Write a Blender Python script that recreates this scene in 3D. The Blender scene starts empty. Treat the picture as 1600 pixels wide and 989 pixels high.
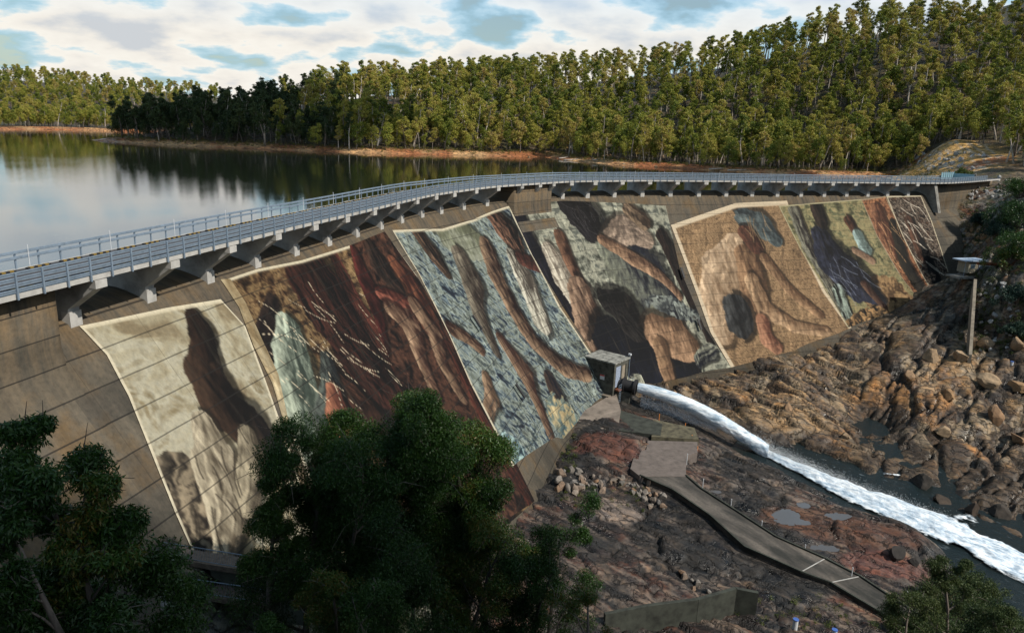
import bpy, math, random
import numpy as np
from mathutils import Vector, Matrix
rng = np.random.default_rng(7); random.seed(7)
sc = bpy.context.scene
col = sc.collection
R = math.radians
# ------------------------------------------------------------------ camera
F = 1150.0; TH = math.atan((494.5-193.0)/F); ROLL = R(2.25); H = 17.5
cam_d = bpy.data.cameras.new('camera'); cam = bpy.data.objects.new('camera', cam_d); col.objects.link(cam)
cam_d.sensor_width = 36; cam_d.lens = F/1600*36; cam_d.clip_start = 0.3; cam_d.clip_end = 12000
cam.matrix_world = Matrix.Translation((0,0,H)) @ Matrix.Rotation(math.pi/2-TH,4,'X') @ Matrix.Rotation(ROLL,4,'Z')
sc.camera = cam
# ------------------------------------------------------------------ light
SUN_AZ = math.atan2(-0.42, 0.75)      # direction towards the sun, seen from above
SUN_EL = R(44)
SD = Vector((math.cos(SUN_AZ)*math.cos(SUN_EL), math.sin(SUN_AZ)*math.cos(SUN_EL), math.sin(SUN_EL)))
sl = bpy.data.lights.new('sun','SUN'); sl.energy = 4.8; sl.angle = R(0.53); sl.color = (1.0,0.93,0.82)
so = bpy.data.objects.new('sun', sl); col.objects.link(so)
so.rotation_euler = (-SD).to_track_quat('-Z','Y').to_euler(); so.location = (200,-200,300)
sc.view_settings.view_transform = 'Standard'; sc.view_settings.look = 'None'
sc.view_settings.exposure = 0.0; sc.view_settings.gamma = 1.0; sc.view_settings.use_curve_mapping = False
sc.render.engine = 'CYCLES'
sc.cycles.max_bounces = 6; sc.cycles.transparent_max_bounces = 12; sc.cycles.diffuse_bounces = 2; sc.cycles.glossy_bounces = 3
sc.cycles.use_denoising = True

w = bpy.data.worlds.new('World'); sc.world = w; w.use_nodes = True
nt = w.node_tree; nt.nodes.clear()
def N(nt, t, **kw):
    n = nt.nodes.new(t)
    for k, v in kw.items():
        if k.startswith('i_'): n.inputs[k[2:].replace('_',' ')].default_value = v
        else: setattr(n, k, v)
    return n
def math_n(nt, op, a, b=None, clamp=False):
    n = nt.nodes.new('ShaderNodeMath'); n.operation = op; n.use_clamp = clamp
    for i, x in enumerate((a,b)):
        if x is None: continue
        if isinstance(x,(int,float)): n.inputs[i].default_value = x
        else: nt.links.new(x, n.inputs[i])
    return n.outputs[0]
def ramp(nt, fac, stops, interp='LINEAR'):
    n = nt.nodes.new('ShaderNodeValToRGB'); n.color_ramp.interpolation = interp
    e = n.color_ramp.elements
    while len(e) < len(stops): e.new(0.5)
    for el, (p, c) in zip(e, stops):
        el.position = p; el.color = (*c, 1) if len(c) == 3 else c
    nt.links.new(fac, n.inputs[0]); return n.outputs[0]
def mixc(nt, f, a, b, mode='MIX'):
    n = nt.nodes.new('ShaderNodeMix'); n.data_type = 'RGBA'; n.blend_type = mode
    for inp, x in ((n.inputs[0],f),(n.inputs[6],a),(n.inputs[7],b)):
        if isinstance(x,(int,float)): inp.default_value = x
        elif isinstance(x,tuple): inp.default_value = (*x,1)
        else: nt.links.new(x, inp)
    return n.outputs[2]
sky = N(nt,'ShaderNodeTexSky', sky_type='NISHITA', sun_disc=False, sun_elevation=SUN_EL, sun_rotation=math.pi/2-SUN_AZ,
        air_density=1.0, dust_density=1.0, ozone_density=1.5)
tc = N(nt,'ShaderNodeTexCoord')
sx = N(nt,'ShaderNodeSeparateXYZ'); nt.links.new(tc.outputs['Generated'], sx.inputs[0])
den = math_n(nt,'ADD', math_n(nt,'MAXIMUM', sx.outputs[2], 0.0), 0.28)
cx = N(nt,'ShaderNodeCombineXYZ')
nt.links.new(math_n(nt,'DIVIDE', sx.outputs[0], den), cx.inputs[0]); nt.links.new(math_n(nt,'DIVIDE', sx.outputs[1], den), cx.inputs[1])
n1 = N(nt,'ShaderNodeTexNoise', i_Scale=3.4, i_Detail=10.0, i_Roughness=0.52, i_Distortion=0.0)
n2 = N(nt,'ShaderNodeTexNoise', i_Scale=1.1, i_Detail=2.0)
nt.links.new(cx.outputs[0], n1.inputs[0]); nt.links.new(cx.outputs[0], n2.inputs[0])
dens = math_n(nt,'ADD', n1.outputs[0], math_n(nt,'MULTIPLY', math_n(nt,'SUBTRACT', n2.outputs[0], 0.5), 0.5))
# fewer clouds overhead than towards the horizon
dens = math_n(nt,'SUBTRACT', dens, math_n(nt,'MULTIPLY', math_n(nt,'MAXIMUM', math_n(nt,'SUBTRACT', sx.outputs[2], 0.22), 0.0), 0.9))
cov = ramp(nt, dens, [(0.33,(0.25,)*3),(0.40,(0.8,)*3),(0.47,(1,1,1))])
ccol = ramp(nt, dens, [(0.36,(2.9,5.8,7.8)),(0.43,(5.6,7.5,8.4)),(0.48,(9.6,9.2,8.4)),(0.56,(8.9,8.5,7.8)),(0.68,(6.2,6.5,6.8))])
skyc = mixc(nt, 1.0, sky.outputs[0], (1.12,1.04,0.86), 'MULTIPLY')
hiz = N(nt,'ShaderNodeMapRange'); hiz.inputs[1].default_value=0.09; hiz.inputs[2].default_value=0.2; hiz.inputs[3].default_value=0.0; hiz.inputs[4].default_value=0.55; nt.links.new(sx.outputs[2],hiz.inputs[0])
ccol = mixc(nt, hiz.outputs[0], ccol, (5.6,8.4,11.2))
allc = mixc(nt, cov, skyc, ccol)
bg = N(nt,'ShaderNodeBackground'); bg.inputs[1].default_value = 0.10
out = N(nt,'ShaderNodeOutputWorld'); nt.links.new(allc, bg.inputs[0]); nt.links.new(bg.outputs[0], out.inputs[0])

# ------------------------------------------------------------------ pixel <-> place
CR, SR = math.cos(ROLL), math.sin(ROLL)
def proj(P):
    P = np.atleast_2d(np.asarray(P,float)); X,Y,Z = P[:,0],P[:,1],P[:,2]-H
    d = Y*math.cos(TH)-Z*math.sin(TH); dn = -(Y*math.sin(TH)+Z*math.cos(TH))
    d = np.where(d < 0.5, 0.5, d)
    u2 = F*X/d; v2 = F*dn/d
    return np.c_[CR*u2-SR*v2+800, SR*u2+CR*v2+494.5, d]
def ray(px,py):
    u=px-800; v=py-494.5; u2=CR*u+SR*v; v2=-SR*u+CR*v
    return np.array([u2, F*math.cos(TH)-v2*math.sin(TH), -(F*math.sin(TH)+v2*math.cos(TH))])
def at(px,py,z):
    r=ray(px,py); k=(z-H)/r[2]; return np.array([r[0]*k,r[1]*k,z])
def atY(px,py,Y):
    r=ray(px,py); k=Y/r[1]; return np.array([r[0]*k,Y,H+r[2]*k])
# ------------------------------------------------------------------ noise
def _h(ix,iy,seed):
    n = (ix.astype(np.int64)*374761393 + iy.astype(np.int64)*668265263 + seed*1274126177) & 0xffffffff
    n = ((n ^ (n>>13))*1274126177) & 0xffffffff
    return ((n ^ (n>>16)) & 0xffff)/65535.0
def vnoise(x,y,seed=0):
    x=np.asarray(x,float); y=np.asarray(y,float)
    ix=np.floor(x); iy=np.floor(y); fx=x-ix; fy=y-iy
    fx=fx*fx*(3-2*fx); fy=fy*fy*(3-2*fy)
    a=_h(ix,iy,seed); b=_h(ix+1,iy,seed); c=_h(ix,iy+1,seed); d=_h(ix+1,iy+1,seed)
    return (a*(1-fx)+b*fx)*(1-fy)+(c*(1-fx)+d*fx)*fy
def fbm(x,y,o=4,seed=0,rough=0.5):
    s=0; a=1; t=0
    for k in range(o):
        s = s+a*vnoise(x*2**k+k*17.3, y*2**k-k*9.1, seed+k); t+=a; a*=rough
    return s/t
def voro(x,y,seed=0):
    """distance to nearest and second nearest point and the id of the cell"""
    ix=np.floor(x); iy=np.floor(y); d1=np.full(x.shape,9.0); d2=np.full(x.shape,9.0); cid=np.zeros(x.shape)
    for dx in (-1,0,1):
        for dy in (-1,0,1):
            cx_=ix+dx; cy_=iy+dy
            px=cx_+_h(cx_,cy_,seed); py=cy_+_h(cx_,cy_,seed+5); d=np.hypot(px-x,py-y)
            c=_h(cx_,cy_,seed+9); closer=d<d1
            d2=np.where(closer,d1,np.minimum(d2,d)); cid=np.where(closer,c,cid); d1=np.where(closer,d,d1)
    return d1,d2,cid
def sstep(a,b,x):
    t=np.clip((x-a)/(b-a),0,1); return t*t*(3-2*t)
# ------------------------------------------------------------------ object helpers
def mesh(name, V, Fc, mat=None, parent=None, uv=None, vcol=None, smooth=False, attrs=None):
    me = bpy.data.meshes.new(name)
    V = np.asarray(V, np.float32)
    if isinstance(Fc, np.ndarray):
        nf, k = Fc.shape
        me.vertices.add(len(V)); me.vertices.foreach_set('co', V.ravel())
        me.loops.add(nf*k); me.loops.foreach_set('vertex_index', Fc.astype(np.int32).ravel())
        me.polygons.add(nf); me.polygons.foreach_set('loop_start', np.arange(0,nf*k,k,dtype=np.int32))
        me.polygons.foreach_set('loop_total', np.full(nf,k,np.int32)); me.update(calc_edges=True)
    else:
        me.from_pydata([tuple(v) for v in V], [], Fc); me.update()
    if uv is not None:
        l = me.uv_layers.new(name='UVMap'); li = np.empty(len(me.loops),np.int32); me.loops.foreach_get('vertex_index', li)
        l.data.foreach_set('uv', np.asarray(uv,np.float32)[li].ravel())
    if vcol is not None:
        ca = me.color_attributes.new('paint','FLOAT_COLOR','POINT')
        c = np.ones((len(V),4),np.float32); c[:,:3]=np.clip(vcol,0,1); ca.data.foreach_set('color', c.ravel())
    for k_, v_ in (attrs or {}).items():
        at_ = me.attributes.new(k_,'FLOAT','POINT'); at_.data.foreach_set('value', np.asarray(v_,np.float32))
    if smooth: me.polygons.foreach_set('use_smooth', np.ones(len(me.polygons),bool))
    if mat: me.materials.append(mat)
    o = bpy.data.objects.new(name, me); col.objects.link(o)
    if parent: o.parent = parent
    return o
def tag(o, label=None, cat=None, group=None, kind=None):
    for k,v in (('label',label),('category',cat),('group',group),('kind',kind)):
        if v: o[k]=v
    return o
def empty(name, loc=(0,0,0), rz=0, **kw):
    o = bpy.data.objects.new(name, None); col.objects.link(o); o.location = loc; o.rotation_euler = (0,0,rz)
    tag(o, **kw); return o
def copy_tree(o, parent=None):
    c = o.copy(); col.objects.link(c); c.parent = parent
    for ch in list(o.children): copy_tree(ch, c)
    return c
class MB:
    def __init__(s): s.v=[]; s.f=[]
    def add(s, V, Fc):
        b=len(s.v); s.v += [tuple(map(float,p)) for p in V]; s.f += [tuple(int(i)+b for i in f) for f in Fc]; return s
    def hexa(s, P): # 8 points, bottom 4 ccw then top 4
        return s.add(P,[(3,2,1,0),(4,5,6,7),(0,1,5,4),(1,2,6,5),(2,3,7,6),(3,0,4,7)])
    def box(s, c, sz, rz=0, ax=None, ay=None):
        x,y,z=[k/2 for k in sz]; ca,sa=math.cos(rz),math.sin(rz)
        P=[]
        for dz in (-z,z):
            for dx,dy in ((-x,-y),(x,-y),(x,y),(-x,y)):
                P.append((c[0]+dx*ca-dy*sa, c[1]+dx*sa+dy*ca, c[2]+dz))
        return s.hexa(P)
    def bar(s, a, b, wd, ht, up=(0,0,1)):
        a=np.array(a,float); b=np.array(b,float); t=b-a; t/=np.linalg.norm(t)+1e-9
        sd=np.cross(t,up); sd/=np.linalg.norm(sd)+1e-9; u=np.cross(sd,t)
        P=[]
        for h in (-ht/2,ht/2):
            P += [a-sd*wd/2+u*h, a+sd*wd/2+u*h, b+sd*wd/2+u*h, b-sd*wd/2+u*h]
        return s.hexa(P)
    def tube(s, pts, rad, n=8, cap=True):
        pts=[np.array(p,float) for p in pts]; rings=[]; b=len(s.v)
        rad = rad if hasattr(rad,'__len__') else [rad]*len(pts)
        for i,p in enumerate(pts):
            t=pts[min(i+1,len(pts)-1)]-pts[max(i-1,0)]; t/=np.linalg.norm(t)+1e-9
            a=np.array([1,0,0]) if abs(t[0])<.8 else np.array([0,1,0])
            e1=np.cross(t,a); e1/=np.linalg.norm(e1); e2=np.cross(t,e1)
            for k in range(n):
                an=2*math.pi*k/n; s.v.append(tuple(p+rad[i]*(math.cos(an)*e1+math.sin(an)*e2)))
        for i in range(len(pts)-1):
            for k in range(n):
                s.f.append((b+i*n+k, b+i*n+(k+1)%n, b+(i+1)*n+(k+1)%n, b+(i+1)*n+k))
        if cap:
            s.f.append(tuple(b+k for k in range(n))[::-1]); s.f.append(tuple(b+(len(pts)-1)*n+k for k in range(n)))
        return s
    def build(s, name, mat, parent=None, smooth=False, **kw):
        return mesh(name, s.v, s.f, mat, parent, smooth=smooth, **kw)
def grid_faces(nu, nv):
    i=np.arange(nu-1)[:,None]*nv+np.arange(nv-1)[None,:]
    return np.stack([i,i+nv,i+nv+1,i+1],-1).reshape(-1,4)
# ------------------------------------------------------------------ materials
def mat_new(name):
    m = bpy.data.materials.new(name); m.use_nodes = True; t = m.node_tree
    return m, t, t.nodes['Principled BSDF']
def simple(name, c, rough=0.6, metal=0.0, noise=0.15, scale=3.0, bump=0.0, spec=None):
    m,t,b = mat_new(name)
    tcn = N(t,'ShaderNodeTexCoord'); nz = N(t,'ShaderNodeTexNoise', i_Scale=scale, i_Detail=6.0, i_Roughness=0.62)
    t.links.new(tcn.outputs['Object'], nz.inputs[0])
    lo = tuple(x*(1-noise*1.6) for x in c); hi = tuple(min(1,x*(1+noise*1.3)) for x in c)
    t.links.new(ramp(t, nz.outputs[0], [(0.3,lo),(0.5,c),(0.72,hi)]), b.inputs['Base Color'])
    b.inputs['Roughness'].default_value = rough; b.inputs['Metallic'].default_value = metal
    if spec is not None: b.inputs['Specular IOR Level'].default_value = spec
    if bump:
        bp = N(t,'ShaderNodeBump', i_Strength=bump, i_Distance=0.05); t.links.new(nz.outputs[0], bp.inputs['Height']); t.links.new(bp.outputs[0], b.inputs['Normal'])
    return m
M = {}
M['steel'] = simple('galvanised_steel', (0.21,0.27,0.34), 0.5, 0.25, 0.12, 2)
M['white_paint'] = simple('white_paint', (0.55,0.57,0.60), 0.5, 0, 0.08)
M['concrete'] = simple('bare_concrete', (0.20,0.19,0.17), 0.9, 0, 0.30, 0.7, 0.3)
M['concrete_light'] = simple('light_concrete', (0.40,0.39,0.37), 0.9, 0, 0.15, 0.9, 0.2)
M['concrete_dark'] = simple('dark_concrete', (0.034,0.038,0.030), 0.9, 0, 0.4, 0.8, 0.3)
M['asphalt'] = simple('asphalt', (0.055,0.055,0.06), 0.9, 0, 0.2, 2)
M['yellow'] = simple('yellow_rubber', (0.20,0.13,0.025), 0.7)
M['black'] = simple('black_rubber', (0.012,0.012,0.014), 0.7)
M['bluewhite'] = simple('pale_blue_metal', (0.42,0.52,0.66), 0.45, 0.2, 0.08)
M['red'] = simple('red_print', (0.45,0.04,0.03), 0.6)
M['rust'] = simple('rusty_iron', (0.16,0.05,0.02), 0.85, 0, 0.5, 1.5, 0.3)
M['orange'] = simple('orange_paint', (0.75,0.25,0.05), 0.6)
M['glass_blue'] = simple('grey_blue_sheet', (0.10,0.15,0.20), 0.35, 0.3, 0.15)
M['screen'] = simple('pale_blue_mesh_screen', (0.22,0.36,0.42), 0.5, 0.2, 0.15)
M['timber'] = simple('bleached_timber', (0.42,0.37,0.32), 0.85, 0, 0.3, 1.0)
def bark_mat(name, a, b_, sc_=1.0):
    m,t,b = mat_new(name); tcn=N(t,'ShaderNodeTexCoord'); mp=N(t,'ShaderNodeMapping'); mp.inputs['Scale'].default_value=(2,2,.35)
    nz=N(t,'ShaderNodeTexNoise', i_Scale=1.6*sc_, i_Detail=6.0); t.links.new(tcn.outputs['Object'],mp.inputs[0]); t.links.new(mp.outputs[0],nz.inputs[0])
    oi=N(t,'ShaderNodeObjectInfo')
    f=math_n(t,'ADD', nz.outputs[0], math_n(t,'MULTIPLY', math_n(t,'SUBTRACT', oi.outputs['Random'],0.5),0.5))
    t.links.new(ramp(t,f,[(0.3,a),(0.7,b_)]), b.inputs['Base Color']); b.inputs['Roughness'].default_value=0.9; return m
M['bark'] = bark_mat('eucalypt_bark', (0.10,0.08,0.065), (0.50,0.44,0.37))
M['bark_dark'] = bark_mat('dark_bark', (0.035,0.03,0.025), (0.16,0.13,0.11), 2)
M['bark_pale'] = bark_mat('bleached_bark', (0.30,0.27,0.25), (0.52,0.48,0.45))
def leaf_mat(name, cols, trans=0.25, scale=0.25, rough=0.55):
    m,t,b = mat_new(name); oi=N(t,'ShaderNodeObjectInfo'); geo=N(t,'ShaderNodeNewGeometry'); tcn=N(t,'ShaderNodeTexCoord')
    nz=N(t,'ShaderNodeTexNoise', i_Scale=scale, i_Detail=3.0); t.links.new(geo.outputs['Position'],nz.inputs[0])
    r1=math_n(t,'MULTIPLY', oi.outputs['Random'],0.62); r2=math_n(t,'MULTIPLY', geo.outputs['Random Per Island'],0.45)
    f=math_n(t,'ADD', math_n(t,'ADD', r1,r2), math_n(t,'MULTIPLY', math_n(t,'SUBTRACT',nz.outputs[0],0.5),0.7), True)
    c=ramp(t,f,cols); t.links.new(c,b.inputs['Base Color']); b.inputs['Roughness'].default_value=rough
    b.inputs['Specular IOR Level'].default_value=0.3
    tr=N(t,'ShaderNodeBsdfTranslucent'); t.links.new(c,tr.inputs[0]); mx=N(t,'ShaderNodeMixShader'); mx.inputs[0].default_value=trans
    o=t.nodes['Material Output']; t.links.new(b.outputs[0],mx.inputs[1]); t.links.new(tr.outputs[0],mx.inputs[2]); t.links.new(mx.outputs[0],o.inputs[0])
    return m
M['leaf'] = leaf_mat('forest_leaves', [(0.05,(0.035,0.065,0.010)),(0.30,(0.13,0.17,0.022)),(0.56,(0.29,0.285,0.040)),(0.8,(0.42,0.36,0.080)),(0.97,(0.30,0.19,0.08))])
M['leaf_shade_tone'] = leaf_mat('shade_toned_leaves', [(0.05,(0.016,0.034,0.012)),(0.5,(0.036,0.062,0.020)),(0.95,(0.08,0.10,0.03))])  # darker copy of the forest leaves, with shade put into the colour
M['leaf_near'] = leaf_mat('near_leaves', [(0.1,(0.012,0.032,0.007)),(0.5,(0.028,0.068,0.012)),(0.82,(0.05,0.10,0.018)),(0.99,(0.12,0.09,0.018))], 0.2, 0.6, 0.42)
M['leaf_blue'] = leaf_mat('grey_green_leaves', [(0.1,(0.012,0.030,0.022)),(0.6,(0.025,0.055,0.04)),(0.95,(0.05,0.08,0.04))], 0.2, 0.6)
M['scrub'] = leaf_mat('scrub_leaves', [(0.1,(0.03,0.05,0.012)),(0.5,(0.08,0.11,0.02)),(0.8,(0.16,0.14,0.03)),(0.97,(0.20,0.10,0.03))])
# ------------------------------------------------------------------ line of the dam
LF = [(-36.6,59.1),(-34.6,68.0),(-32.6,77.0),(-30.7,86.1),(-28.6,94.8),(-26.4,103.3),(-24.3,112.2),(-22.3,121.4),(-20.2,129.9),(-17.9,138.6),(-14.8,145.3),(-11.1,154.0),(-6.7,162.5)]
RT = [(11.1,185.7),(18.0,190.3),(25.5,195.2),(33.6,200.5),(42.0,204.0),(50.6,207.5),(59.2,211.1),(67.6,214.6),(75.9,217.4),(84.0,220.8),(92.2,224.1),(100.4,227.5),(108.4,230.8),(116.0,234.0),(124.2,237.4)]
_d = np.array(LF[6],float)-LF[0]; _d /= np.hypot(*_d)
pre = [tuple(np.array(LF[0])-_d*k) for k in (72,54,36,18,9)]
post = [(132.5,241.0),(140.0,246.0),(150.0,255.0),(162.0,266.5),(180.0,284.0)]
ctrl = np.array(pre+LF+RT+post)
cs = np.r_[0,np.cumsum(np.hypot(*np.diff(ctrl,axis=0).T))]
S0 = 72.0                                        # arc length of the first bracket
ss = np.arange(0, cs[-1], 1.0)
raw = np.c_[np.interp(ss,cs,ctrl[:,0]),np.interp(ss,cs,ctrl[:,1])]
ker = np.hanning(15); ker/=ker.sum()
pad = np.r_[raw[:1]-np.arange(7,0,-1)[:,None]*(raw[1]-raw[0]), raw, raw[-1:]+np.arange(1,8)[:,None]*(raw[-1]-raw[-2])]
crest = np.c_[np.convolve(pad[:,0],ker,'valid'),np.convolve(pad[:,1],ker,'valid')]
tan = np.gradient(crest,axis=0); tan/=np.linalg.norm(tan,axis=1)[:,None]
nor = np.c_[tan[:,1],-tan[:,0]]
def C(s): return np.array([np.interp(s,ss,crest[:,0]),np.interp(s,ss,crest[:,1])])
def T(s):
    t=np.array([np.interp(s,ss,tan[:,0]),np.interp(s,ss,tan[:,1])]); return t/np.hypot(*t)
def NN(s):
    t=T(s); return np.array([t[1],-t[0]])
def W(s,d,z):
    p=C(s)+NN(s)*d; return (p[0],p[1],z)
SL = 0.74
def Wa(s,d,z):
    s=np.asarray(s,float); x=np.interp(s,ss,crest[:,0]); y=np.interp(s,ss,crest[:,1])
    nx=np.interp(s,ss,nor[:,0]); ny=np.interp(s,ss,nor[:,1]); return np.stack([x+nx*d,y+ny*d,z+0*x],-1)
def on_face(px,py):
    """arc length and drop below the crest where a line of sight meets the sloping face"""
    r=ray(px,py); zs=np.linspace(6,-52,800); ks=(zs-H)/r[2]; P=np.c_[r[0]*ks,r[1]*ks]
    dd=((P[:,None,:]-crest[None])**2).sum(2); i=dd.argmin(1)
    g=((P-crest[i])*nor[i]).sum(1)-SL*np.maximum(-zs,0)
    sg=np.nonzero(np.diff(np.sign(g)))[0]
    if not len(sg): return None
    j=sg[-1] if r[1]>0 else sg[0]
    # first crossing met from the camera side is the highest z
    j=sg[0]; a=g[j]/(g[j]-g[j+1]); z=zs[j]+(zs[j+1]-zs[j])*a; p=P[j]+(P[j+1]-P[j])*a
    s=ss[i[j]]+((p-crest[i[j]])*tan[i[j]]).sum()
    return s,-z
BR_L = [S0+cs_ for cs_ in (cs[5:5+13]-cs[5])]
BR_R = list(S0+(cs[18:33]-cs[5]))
sPierL = BR_L[0]-3.4                              # left solid block ends here
sMid0, sMid1 = BR_L[-1]+7.5, BR_R[0]-7.0          # solid block in the bend
sEnd = BR_R[-1]+9.0                               # spillway ends, right wing begins
def solid(s): return s<sPierL or sMid0<s<sMid1 or s>sEnd
# ---- concrete with lift joints and stains, painted or bare
def concrete_face(name, painted):
    m,t,b = mat_new(name); uv=N(t,'ShaderNodeUVMap'); uv.uv_map='UVMap'
    sp=N(t,'ShaderNodeSeparateXYZ'); t.links.new(uv.outputs[0],sp.inputs[0])
    U,V=sp.outputs[0],sp.outputs[1]
    wob=N(t,'ShaderNodeTexNoise', i_Scale=0.15, i_Detail=2.0); t.links.new(uv.outputs[0],wob.inputs[0])
    def lines(co,per,wd,off=0.0):
        x=math_n(t,'ADD', math_n(t,'DIVIDE',co,per), off); fr=math_n(t,'FRACT',x)
        dd=math_n(t,'ABSOLUTE', math_n(t,'SUBTRACT',fr,0.5)); return math_n(t,'GREATER_THAN', dd, 0.5-wd/per)
    Vw=math_n(t,'ADD',V,math_n(t,'MULTIPLY',wob.outputs[0],0.12))
    j1=lines(Vw,2.4,0.055); j2=lines(U,9.0,0.035,0.31)
    mp=N(t,'ShaderNodeMapping'); mp.inputs['Scale'].default_value=(1,0.12,1); t.links.new(uv.outputs[0],mp.inputs[0])
    st=N(t,'ShaderNodeTexNoise', i_Scale=0.9, i_Detail=8.0, i_Roughness=0.65); t.links.new(mp.outputs[0],st.inputs[0])
    bl=N(t,'ShaderNodeTexNoise', i_Scale=0.16, i_Detail=7.0, i_Roughness=0.6); t.links.new(uv.outputs[0],bl.inputs[0])
    fine=N(t,'ShaderNodeTexNoise', i_Scale=2.2, i_Detail=6.0, i_Roughness=0.7); t.links.new(uv.outputs[0],fine.inputs[0])
    bare=mixc(t, st.outputs[0], (0.036,0.032,0.026), (0.135,0.117,0.092))
    tint=ramp(t, bl.outputs[0], [(0.38,(0.75,0.78,0.8)),(0.5,(1,1,1)),(0.64,(1.22,0.98,0.70))])
    bare=mixc(t,1.0,bare,tint,'MULTIPLY')
    mps=N(t,'ShaderNodeMapping'); mps.inputs['Scale'].default_value=(0.5,0.5,1); t.links.new(uv.outputs[0],mps.inputs[0])
    bk=N(t,'ShaderNodeTexBrick'); bk.inputs['Scale'].default_value=1.0; bk.inputs['Brick Width'].default_value=4.5; bk.inputs['Row Height'].default_value=1.2
    bk.inputs['Mortar Size'].default_value=0; bk.inputs['Color1'].default_value=(0.8,0.8,0.8,1); bk.inputs['Color2'].default_value=(1.12,1.1,1.05,1)
    t.links.new(mps.outputs[0],bk.inputs[0]); bare=mixc(t,1.0,bare,bk.outputs[0],'MULTIPLY')
    # rust coloured wash below the ogee lip
    wash=math_n(t,'MULTIPLY', ramp(t,V,[(0.0,(1,)*3),(0.14,(0.2,)*3),(0.30,(0,)*3)]),1.0)
    vv=N(t,'ShaderNodeMapRange'); vv.inputs[1].default_value=-3; vv.inputs[2].default_value=6; vv.inputs[3].default_value=1; vv.inputs[4].default_value=0; t.links.new(V,vv.inputs[0])
    wf=math_n(t,'MULTIPLY', vv.outputs[0], ramp(t,st.outputs[0],[(0.42,(0,)*3),(0.58,(1,)*3)]))
    bare=mixc(t, math_n(t,'MULTIPLY',wf,0.7), bare, (0.15,0.105,0.06))
    if painted:
        va=N(t,'ShaderNodeVertexColor'); va.layer_name='paint'
        g=ramp(t, fine.outputs[0], [(0.3,(0.8,0.8,0.8)),(0.5,(1,1,1)),(0.72,(1.2,1.18,1.15))])
        c=mixc(t,1.0,va.outputs[0],g,'MULTIPLY')
        c=mixc(t, math_n(t,'MULTIPLY', ramp(t,st.outputs[0],[(0.55,(0,)*3),(0.75,(1,)*3)]),0.2), c, bare)
    else:
        g=ramp(t, fine.outputs[0], [(0.3,(0.7,0.7,0.7)),(0.5,(1,1,1)),(0.72,(1.25,1.2,1.15))]); c=mixc(t,1.0,bare,g,'MULTIPLY')
    c=mixc(t, math_n(t,'MULTIPLY',j1,0.78 if not painted else 0.6), c, (0.012,0.011,0.010)); c=mixc(t, math_n(t,'MULTIPLY',j2,0.35), c, (0.02,0.018,0.015))
    t.links.new(c,b.inputs['Base Color']); b.inputs['Roughness'].default_value=0.85; b.inputs['Specular IOR Level'].default_value=0.25
    bp=N(t,'ShaderNodeBump', i_Strength=0.35, i_Distance=0.08); hh=math_n(t,'SUBTRACT', fine.outputs[0], j1); t.links.new(hh,bp.inputs['Height']); t.links.new(bp.outputs[0],b.inputs['Normal'])
    return m
M['face']=concrete_face('dam_concrete',False); M['mural']=concrete_face('painted_concrete',True)
dam = empty('dam', W(S0,0,0), label='curved concrete gravity dam with a painted downstream face, brackets and stained joints', cat='dam')
dam_inv = Matrix.Translation(-Vector(W(S0,0,0)))
def under(o, root):
    o.parent = root; o.matrix_parent_inverse = Matrix.Translation(-root.location); return o
spill = [(-7,-14),(-7,-0.8),(-6.4,0.3),(-5.4,0.9),(-4.2,1.1),(-3,1.0),(-2,0.75),(-1,0.42),(0,-0.0),(0.6,-0.7),(1.6,-2.1),(3.7,-5),(SL*12,-12),(SL*22,-22),(SL*32,-32),(SL*48,-48),(-7,-48)]
block = [(-7,-14),(-7,3.85),(-6,3.87),(-5,3.88),(-4.2,3.885),(-3,3.89),(-2,3.895),(-1,3.90),(1.9,3.9),(1.9,-0.9),(2.25,-2.9),(4.1,-5.4),(SL*12,-12),(SL*22,-22),(SL*32,-32),(SL*48,-48),(-7,-48)]
st = sorted(set(list(np.arange(0,ss[-1],2.0))+[sPierL,sPierL+.02,sMid0,sMid0+.02,sMid1,sMid1+.02,sEnd,sEnd+.02]))
V_=[];UV_=[]
for s in st:
    pf = block if (s<=sPierL or sMid0<s<=sMid1 or s>sEnd) else spill
    if s>sEnd: pf=[(d if z<-6 else min(d,0.0)+(0 if z>-3 else -z*SL*.9*0),z) for d,z in block]
    for d,z in pf: V_.append(W(s,d,z)); UV_.append((s,-z if d>-6.9 else -z-60))
o=mesh('dam_wall', V_, grid_faces(len(st),len(spill)), M['face'], uv=UV_); under(o,dam)
# brackets (corbelled piers) and their pale feet and caps
def bracket(s, small=False):
    mb=MB(); hw=0.60
    prof=[(-6.2,0.2),(-0.1,-0.1),(0.12,1.25),(0.15,1.3),(3.05,3.35),(3.05,3.95),(-6.2,3.95)]
    if small: prof=[(1.95,2.2),(3.05,3.35),(3.05,3.95),(1.95,3.95)]
    t=T(s); n=len(prof); P=[]
    for sg in (-hw,hw):
        for d,z in prof:
            p=np.array(W(s,d,z)); P.append((p[0]+t[0]*sg,p[1]+t[1]*sg,z))
    mb.add(P,[tuple(range(n)),tuple(range(2*n-1,n-1,-1))]+[(i,n+i,n+(i+1)%n,(i+1)%n)[::-1] for i in range(n)])
    o=mb.build('bracket',M['bracket'],None); under(o,dam)
    if small: return
    def cap(nm,d0,d1,z0,z1):
        q=[]
        for z in (z0,z1):
            for dd,sg in ((d0,-hw-.03),(d1,-hw-.03),(d1,hw+.03),(d0,hw+.03)):
                p=np.array(W(s,dd,z)); q.append((p[0]+t[0]*sg,p[1]+t[1]*sg,z))
        c=MB().hexa(q).build(nm,M['concrete_light'],None); c.parent=o
    cap('footing',-0.55,0.26,-0.45,1.0); cap('bearing_block',2.5,3.12,3.25,3.92)
M['bracket']=simple('bracket_concrete',(0.33,0.325,0.31),0.9,0,0.28,0.5,0.2)
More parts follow.
